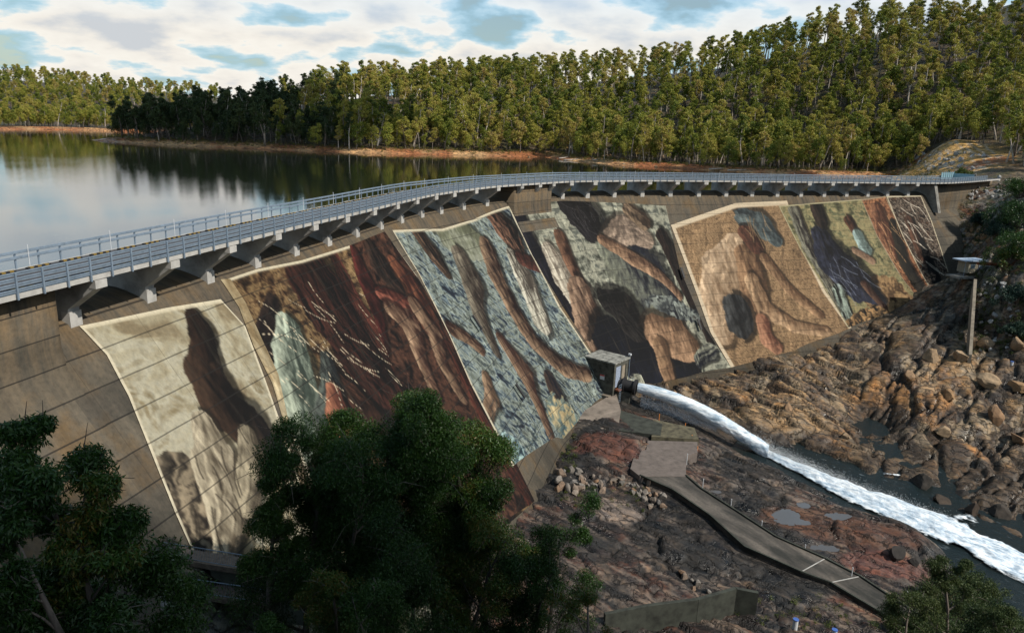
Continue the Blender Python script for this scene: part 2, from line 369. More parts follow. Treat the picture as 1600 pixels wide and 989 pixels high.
for s in BR_L+BR_R: bracket(s)
for s in (sMid0+1.5,sMid0+8.5,sMid0+14.0): bracket(s,True)
# wall end pier before the right wing
q=[]
for z,d1 in ((-5,5.2),(3.9,2.2)):
    for dd,sg in ((-6,-0.7),(d1,-0.7),(d1,0.7),(-6,0.7)):
        p=np.array(W(sEnd,dd,z)); tt=T(sEnd); q.append((p[0]+tt[0]*sg,p[1]+tt[1]*sg,z))
under(MB().hexa(q).build('end_pier',M['concrete']),dam)
# bypass slots in the right wing
mb=MB()
for k in range(3):
    s=sEnd+14.5+k*1.5
    for z0,z1 in ((-8.3,-17.5),):
        a=np.array(W(s,SL*-z0+.03,z0)); b=np.array(W(s,SL*-z1+.03,z1)); mb.bar(a,b,0.55,0.25,up=(NN(s)[0],NN(s)[1],0.7))
under(mb.build('drain_slot',M['black']),dam)
# ------------------------------------------------------------------ bridge along the crest
bridge=empty('bridge', W(S0,0,4), label='long concrete road deck carried on brackets along the dam crest', cat='bridge')
def sweep(prof, s0, s1, step=2.0):
    sts=list(np.arange(s0,s1,step))+[s1]; V=[]
    for s in sts:
        for d,z in prof: V.append(W(s,d,z))
    n=len(prof); f=[]
    for i in range(len(sts)-1):
        for k in range(n):
            a=i*n+k; b=i*n+(k+1)%n; f.append((a,b,b+n,a+n))
    f.append(tuple(range(n))[::-1]); f.append(tuple((len(sts)-1)*n+k for k in range(n)))
    return V,f
sB0,sB1=2.0,ss[-1]-4
V,f=sweep([(-4.1,4.0),(3.1,4.0),(3.1,4.42),(-4.1,4.42)],sB0,sB1); under(mesh('deck_slab',V,f,M['concrete_light']),bridge)
V,f=sweep([(-3.7,4.424),(2.75,4.424),(2.75,4.44),(-3.7,4.44)],sB0,sB1); under(mesh('road_surface',V,f,M['asphalt']),bridge)
def rail_panel(root, s0, s1, d, zs, post_to, npost, nm='rail_panel'):
    mb=MB(); side=1 if d>0 else -1
    for z in zs:
        k=max(1,int((s1-s0)/3)); xs=np.linspace(s0,s1,k+1)
        for a,b in zip(xs[:-1],xs[1:]):
            mb.bar(W(a,d,z+.06),W(b,d,z+.06),0.09,0.09); mb.bar(W(a,d,z-.08),W(b,d,z-.08),0.09,0.09)
            mb.bar(W(a,d-.05*side,z-.01),W(b,d-.05*side,z-.01),0.03,0.16)
    o=under(mb.build(nm,M['steel']),root)
    for i in range(npost):
        s=s0+(s1-s0)*(i+0.5)/npost; p=MB().bar(W(s,d+.10*side,post_to),W(s,d+.10*side,zs[-1]+.1),0.11,0.13,up=(T(s)[0],T(s)[1],0)).build('post',M['steel'])
        p.parent=o
railD=empty('guard_rail', W(S0,3.2,4.4), label='blue-grey four-bar steel guard rail on the downstream edge of the deck', cat='guard rail', group='guard rails of the deck')
railU=empty('guard_rail', W(S0,-3.8,4.4), label='blue-grey two-bar steel guard rail on the reservoir edge of the deck', cat='guard rail', group='guard rails of the deck')
allb=[S0-9*k for k in range(7,0,-1)]+BR_L+[BR_L[-1]+(BR_R[0]-BR_L[-1])*k/3 for k in (1,2)]+BR_R+[BR_R[-1]+8.5*k for k in range(1,7)]
allb=[s for s in allb if s<sB1]
for s0,s1 in zip(allb[:-1],allb[1:]):
    rail_panel(railD,s0,s1,3.18,(4.66,5.06,5.46,5.86),3.98,4)
    rail_panel(railU,s0,s1,-3.85,(5.35,5.80),4.42,4)
mb=MB()
for s in allb:
    p=MB().tube([W(s,-3.75,4.42),W(s,-3.75,6.3)],0.035,6).build('tall_post',M['white_paint']); under(p,railU)
# kerb blocks with yellow marks
kb=None; cnt=0
tk=T(S0)
for j,s in enumerate(np.arange(S0-27,BR_L[-1],3.4)):
    for d in (2.35,-3.1):
        if kb is None:
            kb=empty('kerb_block'); 
            MB().box((0,0,0.07),(2.3,0.28,0.14)).build('rubber_base',M['black'],kb)
            for k in (-0.75,0,0.75): MB().box((k,0,0.085),(0.36,0.29,0.13)).build('yellow_band',M['yellow'],kb)
            o=kb
        else: o=copy_tree(kb)
        p=W(s,d,4.44); o.location=p; t=T(s); o.rotation_euler=(0,0,math.atan2(t[1],t[0]))
        tag(o,'black rubber kerb block with yellow bands along the '+('outer' if d>0 else 'reservoir')+' edge of the road','kerb block','kerb blocks along the '+('outer' if d>0 else 'reservoir')+' edge of the road')
# mesh screen gate at the right end
g0=W(sEnd+15,-3.4,4.44); g1=W(sEnd+27,-3.4,4.44)
gate=empty('screen_fence', W(sEnd+21,-3.4,4.44), label='pale blue mesh screen fence at the right end of the deck', cat='fence')
mb=MB(); mb.bar(np.array(g0)+(0,0,1.35),np.array(g1)+(0,0,1.35),0.06,2.3); under(mb.build('mesh_screen',M['screen']),gate)
for k in range(7):
    s=sEnd+15+2*k; under(MB().bar(W(s,-3.3,4.44),W(s,-3.3,7.3),0.12,0.12,up=(1,0,0)).build('post',M['screen']),gate)
under(MB().bar(W(sEnd+27,-3.4,5.5),W(sEnd+27,3.0,5.5),0.06,2.2).build('gate',M['screen']),gate)
# ------------------------------------------------------------------ the painted panels
def fpts(pl): return np.array([on_face(*p) for p in pl])
def resamp(P,n):
    l=np.r_[0,np.cumsum(np.hypot(*np.diff(P,axis=0).T))]; u=np.linspace(0,l[-1],n)
    return np.c_[np.interp(u,l,P[:,0]),np.interp(u,l,P[:,1])]
def hexc(h):
    c=[int(h[i:i+2],16)/255 for i in (0,2,4)]; return np.array([x/12.92 if x<=.04045 else ((x+.055)/1.055)**2.4 for x in c])
class Paint:
    def __init__(s,S,Z,base):
        s.S=S; s.Z=Z*1.24; s.c=np.tile(np.asarray(base,float),(len(S),1))
    def lay(s,m,c): s.c=s.c*(1-m[:,None])+np.asarray(c)*m[:,None]
    def mottle(s,cols,sx,sz,seed=0,amt=1.0,ang=0):
        ca,sa=math.cos(ang),math.sin(ang); x=(s.S*ca+s.Z*sa)*sx; z=(-s.S*sa+s.Z*ca)*sz
        f=fbm(x*2.1+fbm(x,z,3,seed+50)*3,z*2.1,6,seed,0.66); f=np.clip((f-.3)/.4,0,.999)*(len(cols)-1); i=f.astype(int); fr=(f-i)[:,None]
        cc=np.array(cols); s.lay(np.full(len(f),amt), cc[i]*(1-fr)+cc[np.minimum(i+1,len(cols)-1)]*fr)
    def ribbon(s,pl,wd,hi,lo,streak=0.35,edge=0.35,seed=0,light=-1,fq=2.4):
        P=fpts(pl); P=P*[1,1.24]; best=np.full(len(s.S),1e9); cr=np.zeros(len(s.S)); wl=np.ones(len(s.S)); al=np.zeros(len(s.S)); acc=0
        sc_=np.array([F/proj(Wa(p[0],SL*p[1]/1.24,-p[1]/1.24)[None])[0,2] for p in P]); wd=np.array(wd,float)/sc_
        for a,b,wa,wb in zip(P[:-1],P[1:],wd[:-1],wd[1:]):
            d=b-a; L=np.hypot(*d); t=((s.S-a[0])*d[0]+(s.Z-a[1])*d[1])/L**2; tc=np.clip(t,0,1)
            dx=s.S-a[0]-tc*d[0]; dz=s.Z-a[1]-tc*d[1]; w_=wa+(wb-wa)*tc; q=np.hypot(dx,dz)/w_
            m=q<best; best=np.where(m,q,best); cr=np.where(m,(dx*d[1]-dz*d[0])/L/w_,cr); wl=np.where(m,w_,wl); al=np.where(m,acc+tc*L,al); acc+=L
        n=fbm(s.S*.8,s.Z*.8,3,seed)-.5; nb=fbm(s.S*.33,s.Z*.33,3,seed+40)-.5; n3=fbm(s.S*3.1,s.Z*3.1,3,seed+60)-.5; best=best+nb*.42+n3*.10; cr=cr+nb*.6; edge=edge*.45; k=sstep(1.05,.97,best+n*edge)
        s.lay(.7*sstep(1.45,1.25,best+n*edge)*(cr*light<0),np.asarray(lo)*.35)
        sh=np.clip(0.42+0.42*cr*light+nb*.7+(fbm(s.S*1.7,s.Z*.5,3,seed+80)-.5)*.9,0,1)**1.1; nn=fbm(cr*fq*1.6+n, al*.16,4,seed+3,.6)-.5
        sh=np.clip(sh+nn*streak*2.2,0,1)[:,None]; s.lay(k,np.asarray(lo)*(1-sh)+np.asarray(hi)*sh)
    def folds(s,poly_c,rx,ry,ang,hi,lo,fq=1.0,seed=0):
        c=on_face(*poly_c); c=(c[0],c[1]*1.24); k_=F/proj(Wa(c[0],SL*c[1]/1.24,-c[1]/1.24)[None])[0,2]
        rx/=k_; ry/=k_; ca,sa=math.cos(ang),math.sin(ang); dx=s.S-c[0]; dz=s.Z-c[1]; u=(dx*ca+dz*sa)/rx; v=(-dx*sa+dz*ca)/ry
        n=fbm(s.S*.7,s.Z*.7,4,seed); q=np.hypot(u,v)+(n-.5)*.7; m=sstep(1.03,.97,q)
        f=0.5+0.5*np.sin((u*5+n*7+v*1.5)*fq); f=np.clip(f*.8+(n-.4),0,1)[:,None]; s.lay(m,np.asarray(lo)*(1-f)+np.asarray(hi)*f)
    def wisps(s,n,box,col,L=60,ang=1.0,wd=1.0,seed=0,amt=.85):
        r=np.random.default_rng(seed)
        for i in range(n):
            x=r.uniform(box[0],box[2]); y=r.uniform(box[1],box[3]); a=ang+r.normal()*.22; l=L*r.uniform(.5,1.2)
            p0=on_face(x,y); p1=on_face(x+l*math.cos(a),y+l*math.sin(a))
            if p0 is None or p1 is None: continue
            A=np.array(p0)*[1,1.24]; B=np.array(p1)*[1,1.24]; d=B-A; Ln=np.hypot(*d)+1e-6
            t=np.clip(((s.S-A[0])*d[0]+(s.Z-A[1])*d[1])/Ln**2,0,1); bow=np.sin(t*math.pi)*Ln*.06*(1 if i%2 else -1)
            q=np.hypot(s.S-A[0]-t*d[0]+bow*d[1]/Ln, s.Z-A[1]-t*d[1]-bow*d[0]/Ln); k_=F/proj(Wa(A[0],SL*A[1]/1.24,-A[1]/1.24)[None])[0,2]
            s.lay(amt*sstep(wd*1.1/k_,wd*.25/k_,q),col)
SKIN_H=hexc('b39a7c'); SKIN_M=hexc('7c6450'); SKIN_L=hexc('45281f'); CREAM=hexc('b9b29c'); DK=hexc('1c1716'); BR=hexc('4a2a1e'); RUST=hexc('7c3c28')
GREY=hexc('8f8f80'); BLU=hexc('7b96a0'); NAVY=hexc('232838'); WHEAT=hexc('a8825a'); OCH=hexc('a17a45'); OLV=hexc('7d7a4c'); PURP=hexc('3a2f3a')
panel_no=0
def panel(left,right,top,bottom,res,painter,label,margin=None,mw=0.35,daub=.45):
    global panel_no
    Lp,Rp,Tp,Bp=[fpts(p) for p in (left,right,top,bottom)]
    hgt=np.hypot(*np.diff(Lp,axis=0).T).sum(); wid=np.hypot(*np.diff(Tp,axis=0).T).sum()
    nv=max(20,int(hgt/res)); nu=max(10,int(wid/res)); L_=resamp(Lp,nv);R_=resamp(Rp,nv);T_=resamp(Tp,nu);B_=resamp(Bp,nu)
    u=np.linspace(0,1,nu)[:,None,None]; v=np.linspace(0,1,nv)[None,:,None]
    P=(1-u)*L_[None]+u*R_[None]+(1-v)*T_[:,None]+v*B_[:,None]-((1-u)*(1-v)*L_[0]+u*(1-v)*R_[0]+(1-u)*v*L_[-1]+u*v*R_[-1])
    S=P[...,0].ravel(); Z=np.maximum(P[...,1].ravel(),.05)
    pt=Paint(S,Z,(0.2,0.2,0.2)); painter(pt)
    x_=S*.85+Z*.5; y_=-S*.5+Z*.85; wx=fbm(S*.25,Z*.25,3,7)*5; f0=.16/res
    d1_,d2_,ci_=voro(x_*1.5*f0+wx,y_*.42*f0+wx*.6,17); f_=fbm(x_*2.2+wx,y_*.7,4,19,.65)
    k_=(.72+.56*ci_)*(.62+.76*f_); k_=np.where(ci_>.95,k_*1.25,k_); k_=np.where(ci_<.05,k_*.65,k_); k_=1+(k_-1)*daub
    pt.c=pt.c*k_[:,None]
    if margin is not None:
        un=(u*np.ones_like(v)).ravel(); vn=(v*np.ones_like(u)).ravel()
        e=np.minimum(vn*hgt, np.minimum(un,1-un)*wid*1.0 + (fbm(S*.3,Z*.3,2)-.5)*.2)
        pt.lay(sstep(mw,mw*.7,e),margin)
    # painted contact shade along the right-hand edge of each sheet is part of the artwork
    off=0.03+0.012*panel_no; panel_no+=1
    X=Wa(S,0,0); nx=np.interp(S,ss,nor[:,0]); ny=np.interp(S,ss,nor[:,1])
    d=SL*Z; 
    Zr=Z.copy(); d=np.interp(-Zr,[-48,-5,-2.1,-.7,0],[SL*48,3.7,1.6,.6,0])+off; co=np.c_[X[:,0]+nx*d, X[:,1]+ny*d, -Zr+off*.5]
    o=mesh('mural_panel',co,grid_faces(nu,nv),M['mural'],uv=np.c_[S,Z],vcol=desat(np.clip(pt.c,1e-4,1)**1.65)*PAINT_GAIN,smooth=True); under(o,dam); o['label']=label
PAINT_GAIN=1.55
def desat(c,k=.72):
    g_=(c@np.array([.3,.59,.11]))[:,None]; return g_+(c-g_)*k
def p_sepia(p):
    p.mottle([hexc('8a7f66'),hexc('9d967f'),hexc('a5a190'),hexc('8c8164')],.09,.12,3)
    p.ribbon([(330,620),(372,655),(410,700),(455,735)],[20,42,40,20],hexc('5a4c3e'),hexc('282220'),.4,.6,5)
    p.folds((275,745),48,52,.5,hexc('8c816d'),hexc('2c2826'),2.0,8)
    p.folds((300,810),50,60,.2,hexc('9a8e78'),hexc('3a332e'),2.2,9)
    p.ribbon([(318,540),(322,585),(345,640),(372,672)],[26,40,44,24],hexc('5e4a38'),hexc('251d1a'),.45,.3,11)
    p.ribbon([(300,495),(312,520),(318,548)],[16,26,16],hexc('4d3a2c'),hexc('221a18'),.3,.2,14)
    p.ribbon([(315,660),(335,720),(352,790),(350,880)],[20,42,38,22],hexc('b7ae98'),hexc('6b6252'),.7,.3,15)
    p.ribbon([(385,680),(395,730),(385,790)],[18,30,22],hexc('a59c86'),hexc('5c5446'),.7,.3,16)
    p.wisps(14,(300,660,380,800),hexc('40382f'),70,1.35,2.2,5,.6)
def p_hair(p):
    p.mottle([hexc('40301f'),hexc('6e5838'),hexc('8b774e'),hexc('57442c')],.55,.55,21)
    p.ribbon([(560,620),(640,700),(720,800),(800,860)],[60,90,100,70],hexc('5c4130'),hexc('231a17'),1.0,.6,27,fq=6)
    p.ribbon([(480,720),(560,800),(620,880)],[50,70,60],hexc('6b5238'),hexc('2c211a'),1.0,.6,19,fq=5)
    p.ribbon([(575,385),(585,440),(615,510),(650,590),(690,650)],[26,20,22,24,26],hexc('93785a'),hexc('5c4733'),.6,.4,22)
    p.ribbon([(470,400),(500,450),(545,520),(600,590),(660,650)],[52,66,70,62,46],hexc('5c3a2c'),hexc('1c1617'),1.0,.3,23,fq=7)
    p.ribbon([(520,395),(548,455),(590,530),(640,600)],[10,16,20,20],hexc('744632'),hexc('33201a'),.9,.4,24,1,fq=5)
    p.ribbon([(425,470),(412,520),(425,590),(440,650)],[14,18,14,10],hexc('4b3c33'),hexc('221b1c'),.6,.3,26)
    p.ribbon([(450,510),(458,560),(462,610),(470,680)],[26,44,50,44],hexc('a3aa9a'),hexc('4f5a52'),.9,.25,25,fq=3)
    p.ribbon([(510,560),(520,610),(500,660)],[14,24,20],hexc('6a716a'),hexc('33383a'),.8,.4,28)
    p.ribbon([(520,610),(530,650),(545,700)],[16,28,26],hexc('a87955'),hexc('6b4432'),.2,.2,29)
    p.wisps(46,(400,440,620,600),hexc('cbbfa6'),65,.75,.8,7,.7); p.wisps(30,(470,400,640,600),DK,90,.9,1.2,8,.6)
def p_red(p):
    p.mottle([hexc('231a1a'),hexc('4a3327'),hexc('6b4d38'),hexc('35241f')],.35,.2,31,ang=.9)
    p.ribbon([(553,395),(568,440),(585,500),(600,545)],[14,24,24,12],hexc('7c3e2e'),hexc('3a1b16'),.4,.2,32)
    p.ribbon([(615,410),(640,450),(665,495),(690,530)],[14,32,32,16],hexc('96683f'),hexc('4f2c1c'),.6,.3,33)
    p.ribbon([(578,385),(596,420),(618,445)],[14,28,22],hexc('5c483b'),hexc('1c1514'),.9,.3,34,fq=5)
    p.ribbon([(596,460),(622,470),(640,478)],[14,17,14],hexc('a06a50'),hexc('4d2418'),.5,.3,35)
    p.ribbon([(612,485),(640,505),(655,555),(682,620)],[18,27,16,13],SKIN_H*.85,SKIN_L,.2,.15,36)
    p.ribbon([(650,480),(678,520),(692,570),(722,620)],[18,21,14,12],SKIN_H*.75,SKIN_L*.9,.2,.15,37)
    p.ribbon([(700,540),(740,620),(800,730),(835,780)],[10,16,24,30],hexc('6b3f2a'),hexc('2a1a16'),1.0,.3,38,fq=4)
    p.wisps(20,(560,470,680,600),hexc('7a5a44'),60,1.0,1.2,39,.5)
def p_blue(p):
    p.mottle([hexc('353f4e'),hexc('66757c'),hexc('8f9791'),hexc('767d74'),hexc('4a565e')],.28,.5,41,ang=.9)
    p.ribbon([(700,372),(735,380),(760,392)],[28,34,22],hexc('96988a'),hexc('70735f'),.4,.8,42)
    p.ribbon([(655,368),(675,395),(697,425)],[20,25,13],hexc('75604c'),hexc('231d1c'),1.0,.25,43,fq=6)
    p.ribbon([(718,400),(735,440),(748,490),(775,550)],[18,29,24,11],hexc('8d8676'),hexc('453a33'),.4,.2,44)
    p.ribbon([(768,335),(790,360),(808,385)],[20,28,18],hexc('8a6c56'),hexc('221916'),.9,.25,45,fq=5)
    p.ribbon([(760,385),(775,430),(800,480),(835,535),(880,575),(915,585)],[18,22,20,20,18,14],SKIN_H*.72,hexc('36201c'),.3,.15,46)
    p.ribbon([(800,400),(822,440),(845,500)],[14,30,26],hexc('b3b0a2'),hexc('5d564e'),1.1,.25,47,fq=3)
    p.ribbon([(815,405),(840,415)],[14,12],hexc('7d5444'),hexc('40241e'),.3,.2,48)
    p.ribbon([(785,535),(815,580),(840,630),(860,680)],[17,30,23,13],SKIN_H*.72,hexc('4a3028'),.25,.15,49)
    p.ribbon([(760,590),(768,620),(762,650)],[12,21,13],SKIN_H*.8,SKIN_M*.5,.4,.3,50)
    p.ribbon([(705,515),(725,525),(750,545)],[14,15,12],SKIN_H*.65,SKIN_L,.5,.4,51)
    p.ribbon([(858,590),(872,620),(874,645)],[14,20,10],SKIN_M*.7,NAVY,.4,.2,54)
    p.folds((880,655),45,40,.8,hexc('a99a72'),hexc('5f7476'),1.8,52)
    p.folds((800,700),38,28,.8,hexc('9fb4b2'),hexc('3c5560'),2.0,53)
    p.wisps(40,(740,620,900,700),hexc('2b4650'),24,1.9,1.4,55,.6); p.wisps(16,(760,330,830,380),DK,50,1.1,1.6,56,.7)
def p_grey(p):
    p.mottle([hexc('54574e'),hexc('85867a'),hexc('9d9c8c'),hexc('6b6f68')],.16,.2,61)
    p.ribbon([(805,330),(830,385),(860,440),(890,500),(920,560)],[18,18,24,24,20],hexc('3c3a48'),hexc('1c1d2a'),.3,.3,62)
    p.ribbon([(860,395),(880,430),(905,475)],[18,28,20],hexc('b5afa0'),hexc('7a7165'),.9,.25,64,fq=4)
    p.ribbon([(875,370),(890,410),(915,460),(940,510)],[14,14,11,11],hexc('8f7055'),hexc('452f23'),.25,.15,65)
    p.ribbon([(885,322),(905,335),(925,360)],[22,36,24],hexc('3d3a3e'),hexc('131114'),.8,.2,63,fq=8)
    p.ribbon([(905,455),(925,520),(930,570)],[28,40,28],hexc('a38c74'),hexc('4f3c30'),.4,.2,66)
    p.ribbon([(975,400),(1005,440),(1040,480)],[50,55,40],hexc('868878'),hexc('303440'),.5,.6,76)
    p.ribbon([(960,372),(980,360),(1010,375)],[22,26,16],hexc('a69583'),hexc('73665a'),1.0,.3,67)
    p.ribbon([(985,330),(1003,345)],[15,17],hexc('8f7d66'),hexc('4f4236'),.9,.3,68)
    p.ribbon([(940,375),(990,405),(1030,430),(1060,462)],[9,13,10,9],hexc('a58a6c'),hexc('5a4535'),.25,.15,69)
    p.ribbon([(1035,370),(1055,410),(1075,460),(1110,530)],[14,14,10,9],hexc('4a3a32'),hexc('221c1e'),.8,.3,70,fq=5)
    p.ribbon([(960,540),(1010,560),(1080,585)],[48,50,30],NAVY*1.1,hexc('1a1e28'),.3,.4,72)
    p.ribbon([(945,470),(970,485),(995,515)],[22,34,22],hexc('44403e'),hexc('111012'),.9,.2,71,fq=8)
    p.ribbon([(1030,520),(1060,530),(1085,545)],[32,36,24],hexc('ac9070'),hexc('665039'),.25,.15,73)
    p.ribbon([(1030,540),(1040,575),(1048,600)],[14,14,11],hexc('a58a68'),hexc('665039'),.25,.15,74)
    p.folds((1055,480),60,18,.3,hexc('8a8f88'),hexc('343a42'),1.8,75)
    p.ribbon([(1110,550),(1090,565)],[14,12],GREY,NAVY,.8,.4,77)
    p.wisps(20,(870,310,930,350),hexc('6a6668'),30,.9,.7,78,.5)
def p_wheat(p):
    p.mottle([hexc('5a4630'),hexc('86704f'),hexc('a38b66'),hexc('75603f'),hexc('9c8460')],1.3,1.3,81)
    p.mottle([hexc('86704f'),hexc('9c8460')],.08,.08,82,.35)
    p.ribbon([(1150,385),(1130,420),(1122,470),(1128,520)],[22,36,34,22],hexc('b8a488'),hexc('857055'),.25,.15,83)
    p.ribbon([(1165,400),(1175,440),(1178,480)],[20,26,20],hexc('a08460'),hexc('5c4630'),.3,.2,84)
    p.ribbon([(1162,340),(1185,352),(1212,375)],[18,26,12],hexc('76807f'),hexc('41494c'),.6,.2,85)
    p.ribbon([(1165,365),(1180,385)],[15,15],hexc('7d5a42'),hexc('4a3024'),.6,.3,86)
    p.ribbon([(1150,480),(1155,505)],[24,24],hexc('5f6060'),hexc('2f3032'),.9,.3,87)
    p.ribbon([(1175,440),(1195,485),(1240,510),(1290,518)],[14,15,11,8],hexc('b49b78'),hexc('786044'),.2,.15,88)
    p.ribbon([(1195,405),(1230,450),(1280,492)],[10,10,7],hexc('a58a66'),hexc('685036'),.2,.15,89)
    p.ribbon([(1190,500),(1197,530),(1212,542)],[12,13,12],hexc('b08a68'),hexc('6e4a34'),.2,.15,90)
    p.wisps(10,(1150,330,1200,360),hexc('9a8462'),30,1.2,1.2,91,.6)
def p_green(p):
    p.mottle([hexc('5f5f44'),hexc('85825f'),hexc('978b62'),hexc('6c7053')],.2,.3,101)
    p.folds((1390,470),50,45,.6,hexc('9c8356'),hexc('5f4a2c'),1.5,102)
    p.ribbon([(1240,330),(1262,385),(1300,450),(1325,500)],[11,12,12,13],hexc('8a8878'),hexc('3b3432'),.9,.3,103,fq=4)
    p.ribbon([(1282,370),(1300,405),(1335,440),(1375,470)],[20,33,34,13],hexc('4a4e60'),hexc('171a26'),.7,.2,104,fq=5)
    p.ribbon([(1275,325),(1282,345)],[12,13],hexc('54463c'),hexc('201814'),.7,.2,105)
    p.ribbon([(1326,345),(1334,360)],[9,9],hexc('7c5a3c'),hexc('3a2418'),.6,.2,106)
    p.ribbon([(1340,368),(1352,390)],[11,12],hexc('9fb0ac'),hexc('66736e'),.6,.2,107)
    p.ribbon([(1335,392),(1362,408)],[6,7],SKIN_H*.8,SKIN_M,.2,.1,108)
    p.ribbon([(1310,455),(1322,490)],[13,10],hexc('9aa59a'),hexc('20201f'),1.3,.4,109)
    p.ribbon([(1350,445),(1380,480)],[7,6],SKIN_M,SKIN_L,.3,.2,110)
    p.folds((1350,500),50,16,-.3,hexc('a88a55'),hexc('25211e'),2.2,111)
    p.wisps(14,(1290,400,1350,440),hexc('8d93a0'),40,.8,.7,112,.6)
def p_brown(p):
    p.mottle([hexc('5b3e22'),hexc('8a6238'),hexc('a1794a'),hexc('6b4a2a')],.5,.35,121,ang=.8)
    p.ribbon([(1370,330),(1378,360),(1392,395)],[14,17,12],hexc('9c7550'),hexc('5a3a22'),.7,.3,122,fq=4)
    p.ribbon([(1395,350),(1412,410),(1440,455)],[9,12,12],hexc('4a4436'),hexc('231f1c'),.5,.3,123)
    p.wisps(14,(1360,320,1400,400),hexc('c0a070'),35,1.1,.8,124,.6)
def p_dark(p):
    p.mottle([hexc('1f1a17'),hexc('4c3c2e'),hexc('8c8072'),hexc('2c2420'),hexc('6c5238')],.6,.5,131,ang=.5)
    p.ribbon([(1420,345),(1432,375),(1440,400)],[9,13,9],hexc('7a5a40'),hexc('2f211a'),.7,.3,132)
    p.ribbon([(1440,380),(1455,420),(1462,440)],[6,9,9],hexc('2c2c30'),hexc('15151a'),.5,.3,133)
    p.wisps(34,(1405,310,1470,420),hexc('cdc4b4'),26,.8,.9,134,.7)
MW=hexc('b5ae9a')
panel([(352,437),(375,470),(400,520),(440,640),(480,740),(540,880),(570,930)],[(600,362),(650,430),(700,520),(760,640),(835,783)],[(352,437),(400,421),(470,407),(545,384),(600,362)],[(570,930),(700,890),(835,783)],.16,
      lambda p:(p_hair(p)),'painted panel of long dark brown strands over tan grass with a pale cloth mass',MW,.35)
panel([(545,384),(556,430),(585,500),(620,590),(690,700),(740,840)],[(600,362),(655,438),(710,530),(765,640),(835,783)],[(545,384),(575,372),(600,362)],[(740,840),(835,783)],.18,p_red,'painted strip of rust red and amber cloth shapes beside bare brown limb-like bands')
panel([(612,360),(655,430),(700,520),(735,600),(801,728)],[(795,322),(830,395),(875,480),(935,570),(945,618)],[(612,360),(690,358),(740,343),(795,322)],[(801,728),(880,685),(945,618)],.19,p_blue,'painted panel of warm brown bands and pale cloth over blue-grey water strokes',MW,.45)
panel([(795,322),(832,400),(880,480),(935,565),(990,612)],[(1040,322),(1062,420),(1100,510),(1142,574)],[(795,322),(880,314),(960,317),(1040,322)],[(990,612),(1050,594),(1142,574)],.2,p_grey,'painted panel of dark rounded masses, cream cloth and grey-green ground in the middle of the dam')
panel([(343,437),(372,480),(395,540),(425,600),(446,672)],[(358,436),(382,472),(406,525),(434,585),(452,668)],[(343,437),(358,436)],[(446,672),(452,668)],.2,lambda p:p.mottle([hexc('a79c80'),hexc('8b7b58')],.4,.2,140),'narrow curling pale edge of the painted sheet beside the sepia panel')
panel([(122,510),(165,555),(200,620),(240,720),(272,800),(300,862)],[(343,468),(382,510),(412,590),(445,682),(500,860)],[(122,510),(180,498),(260,481),(343,468)],[(300,862),(370,885),(500,860)],.12,p_sepia,'sepia painted panel with a dark upright blot over a pale draped shape',MW*1.05,.3,daub=.12)
panel([(1048,352),(1085,450),(1110,520),(1142,574)],[(1229,314),(1256,385),(1290,450),(1330,503)],[(1048,352),(1100,334),(1148,318),(1229,314)],[(1142,574),(1240,548),(1330,512)],.22,p_wheat,'painted panel of speckled wheat-coloured ground crossed by pale tan curving bands',hexc('b8ab94'),1.3)
panel([(1216,322),(1250,390),(1290,455),(1325,512)],[(1355,311),(1385,370),(1415,430),(1440,460)],[(1216,322),(1290,316),(1355,311)],[(1325,512),(1390,488),(1440,460)],.22,p_green,'painted panel with a deep navy rounded mass on olive grass',hexc('a19a7c'),.4)
panel([(1345,312),(1370,370),(1405,430),(1433,466)],[(1383,307),(1412,370),(1440,420),(1462,452)],[(1345,312),(1383,307)],[(1433,466),(1462,452)],.24,p_brown,'narrow painted strip of golden brown strands beside dark green',hexc('9c8f78'),.3)
panel([(1384,307),(1410,370),(1440,430),(1455,455)],[(1438,306),(1455,345),(1470,390),(1481,425)],[(1384,307),(1438,306)],[(1455,455),(1481,425)],.24,p_dark,'dark painted panel with pale splintered strokes at the right end of the artwork',hexc('b0a791'),.5)
# drain slots that break the painted face
for px,py in ((737,503),(804,610),(1063,425),(1089,505)):
    s_,z_=on_face(px,py); a=np.array(W(s_,SL*z_+.18,-z_+1.2)); b=np.array(W(s_+.1,SL*(z_+2.4)+.18,-z_-1.2))
    under(MB().bar(a,b,.55,.2,up=(NN(s_)[0],NN(s_)[1],.7)).build('drain_slot',M['black']),dam)
# ------------------------------------------------------------------ the shape of the land
def tps_fit(P,z,lam=1e-3):
    P=np.asarray(P,float); n=len(P); sc_=100.0; A=P/sc_
    r=np.hypot(A[:,None,0]-A[None,:,0],A[:,None,1]-A[None,:,1]); K=np.where(r>0,r*r*np.log(r+1e-12),0)+lam*np.eye(n)
    Q=np.c_[np.ones(n),A]; Mx=np.block([[K,Q],[Q.T,np.zeros((3,3))]]); w_=np.linalg.solve(Mx,np.r_[z,0,0,0])
    def ev(x,y):
        x=np.asarray(x,float)/sc_; y=np.asarray(y,float)/sc_; out=w_[n]+w_[n+1]*x+w_[n+2]*y
        for i in range(n):
            r2=(x-A[i,0])**2+(y-A[i,1])**2; out=out+w_[i]*0.5*r2*np.log(r2+1e-12)
        return out
    return ev
DN=[]
def foot(px,py,up=0.0):
    s_,z_=on_face(px,py); p=W(s_,SL*z_,-z_+up); DN.append(p); q=W(s_,SL*z_-9,-z_+up); DN.append(q); return p
for q in [(240,872),(300,872),(380,895),(520,918),(680,868),(830,783),(880,708),(945,622),(1005,606),(1070,592),(1140,577),(1240,555),(1335,515),(1420,470),(1500,425),(1506,385),(1512,340),(1516,303)]: foot(*q)
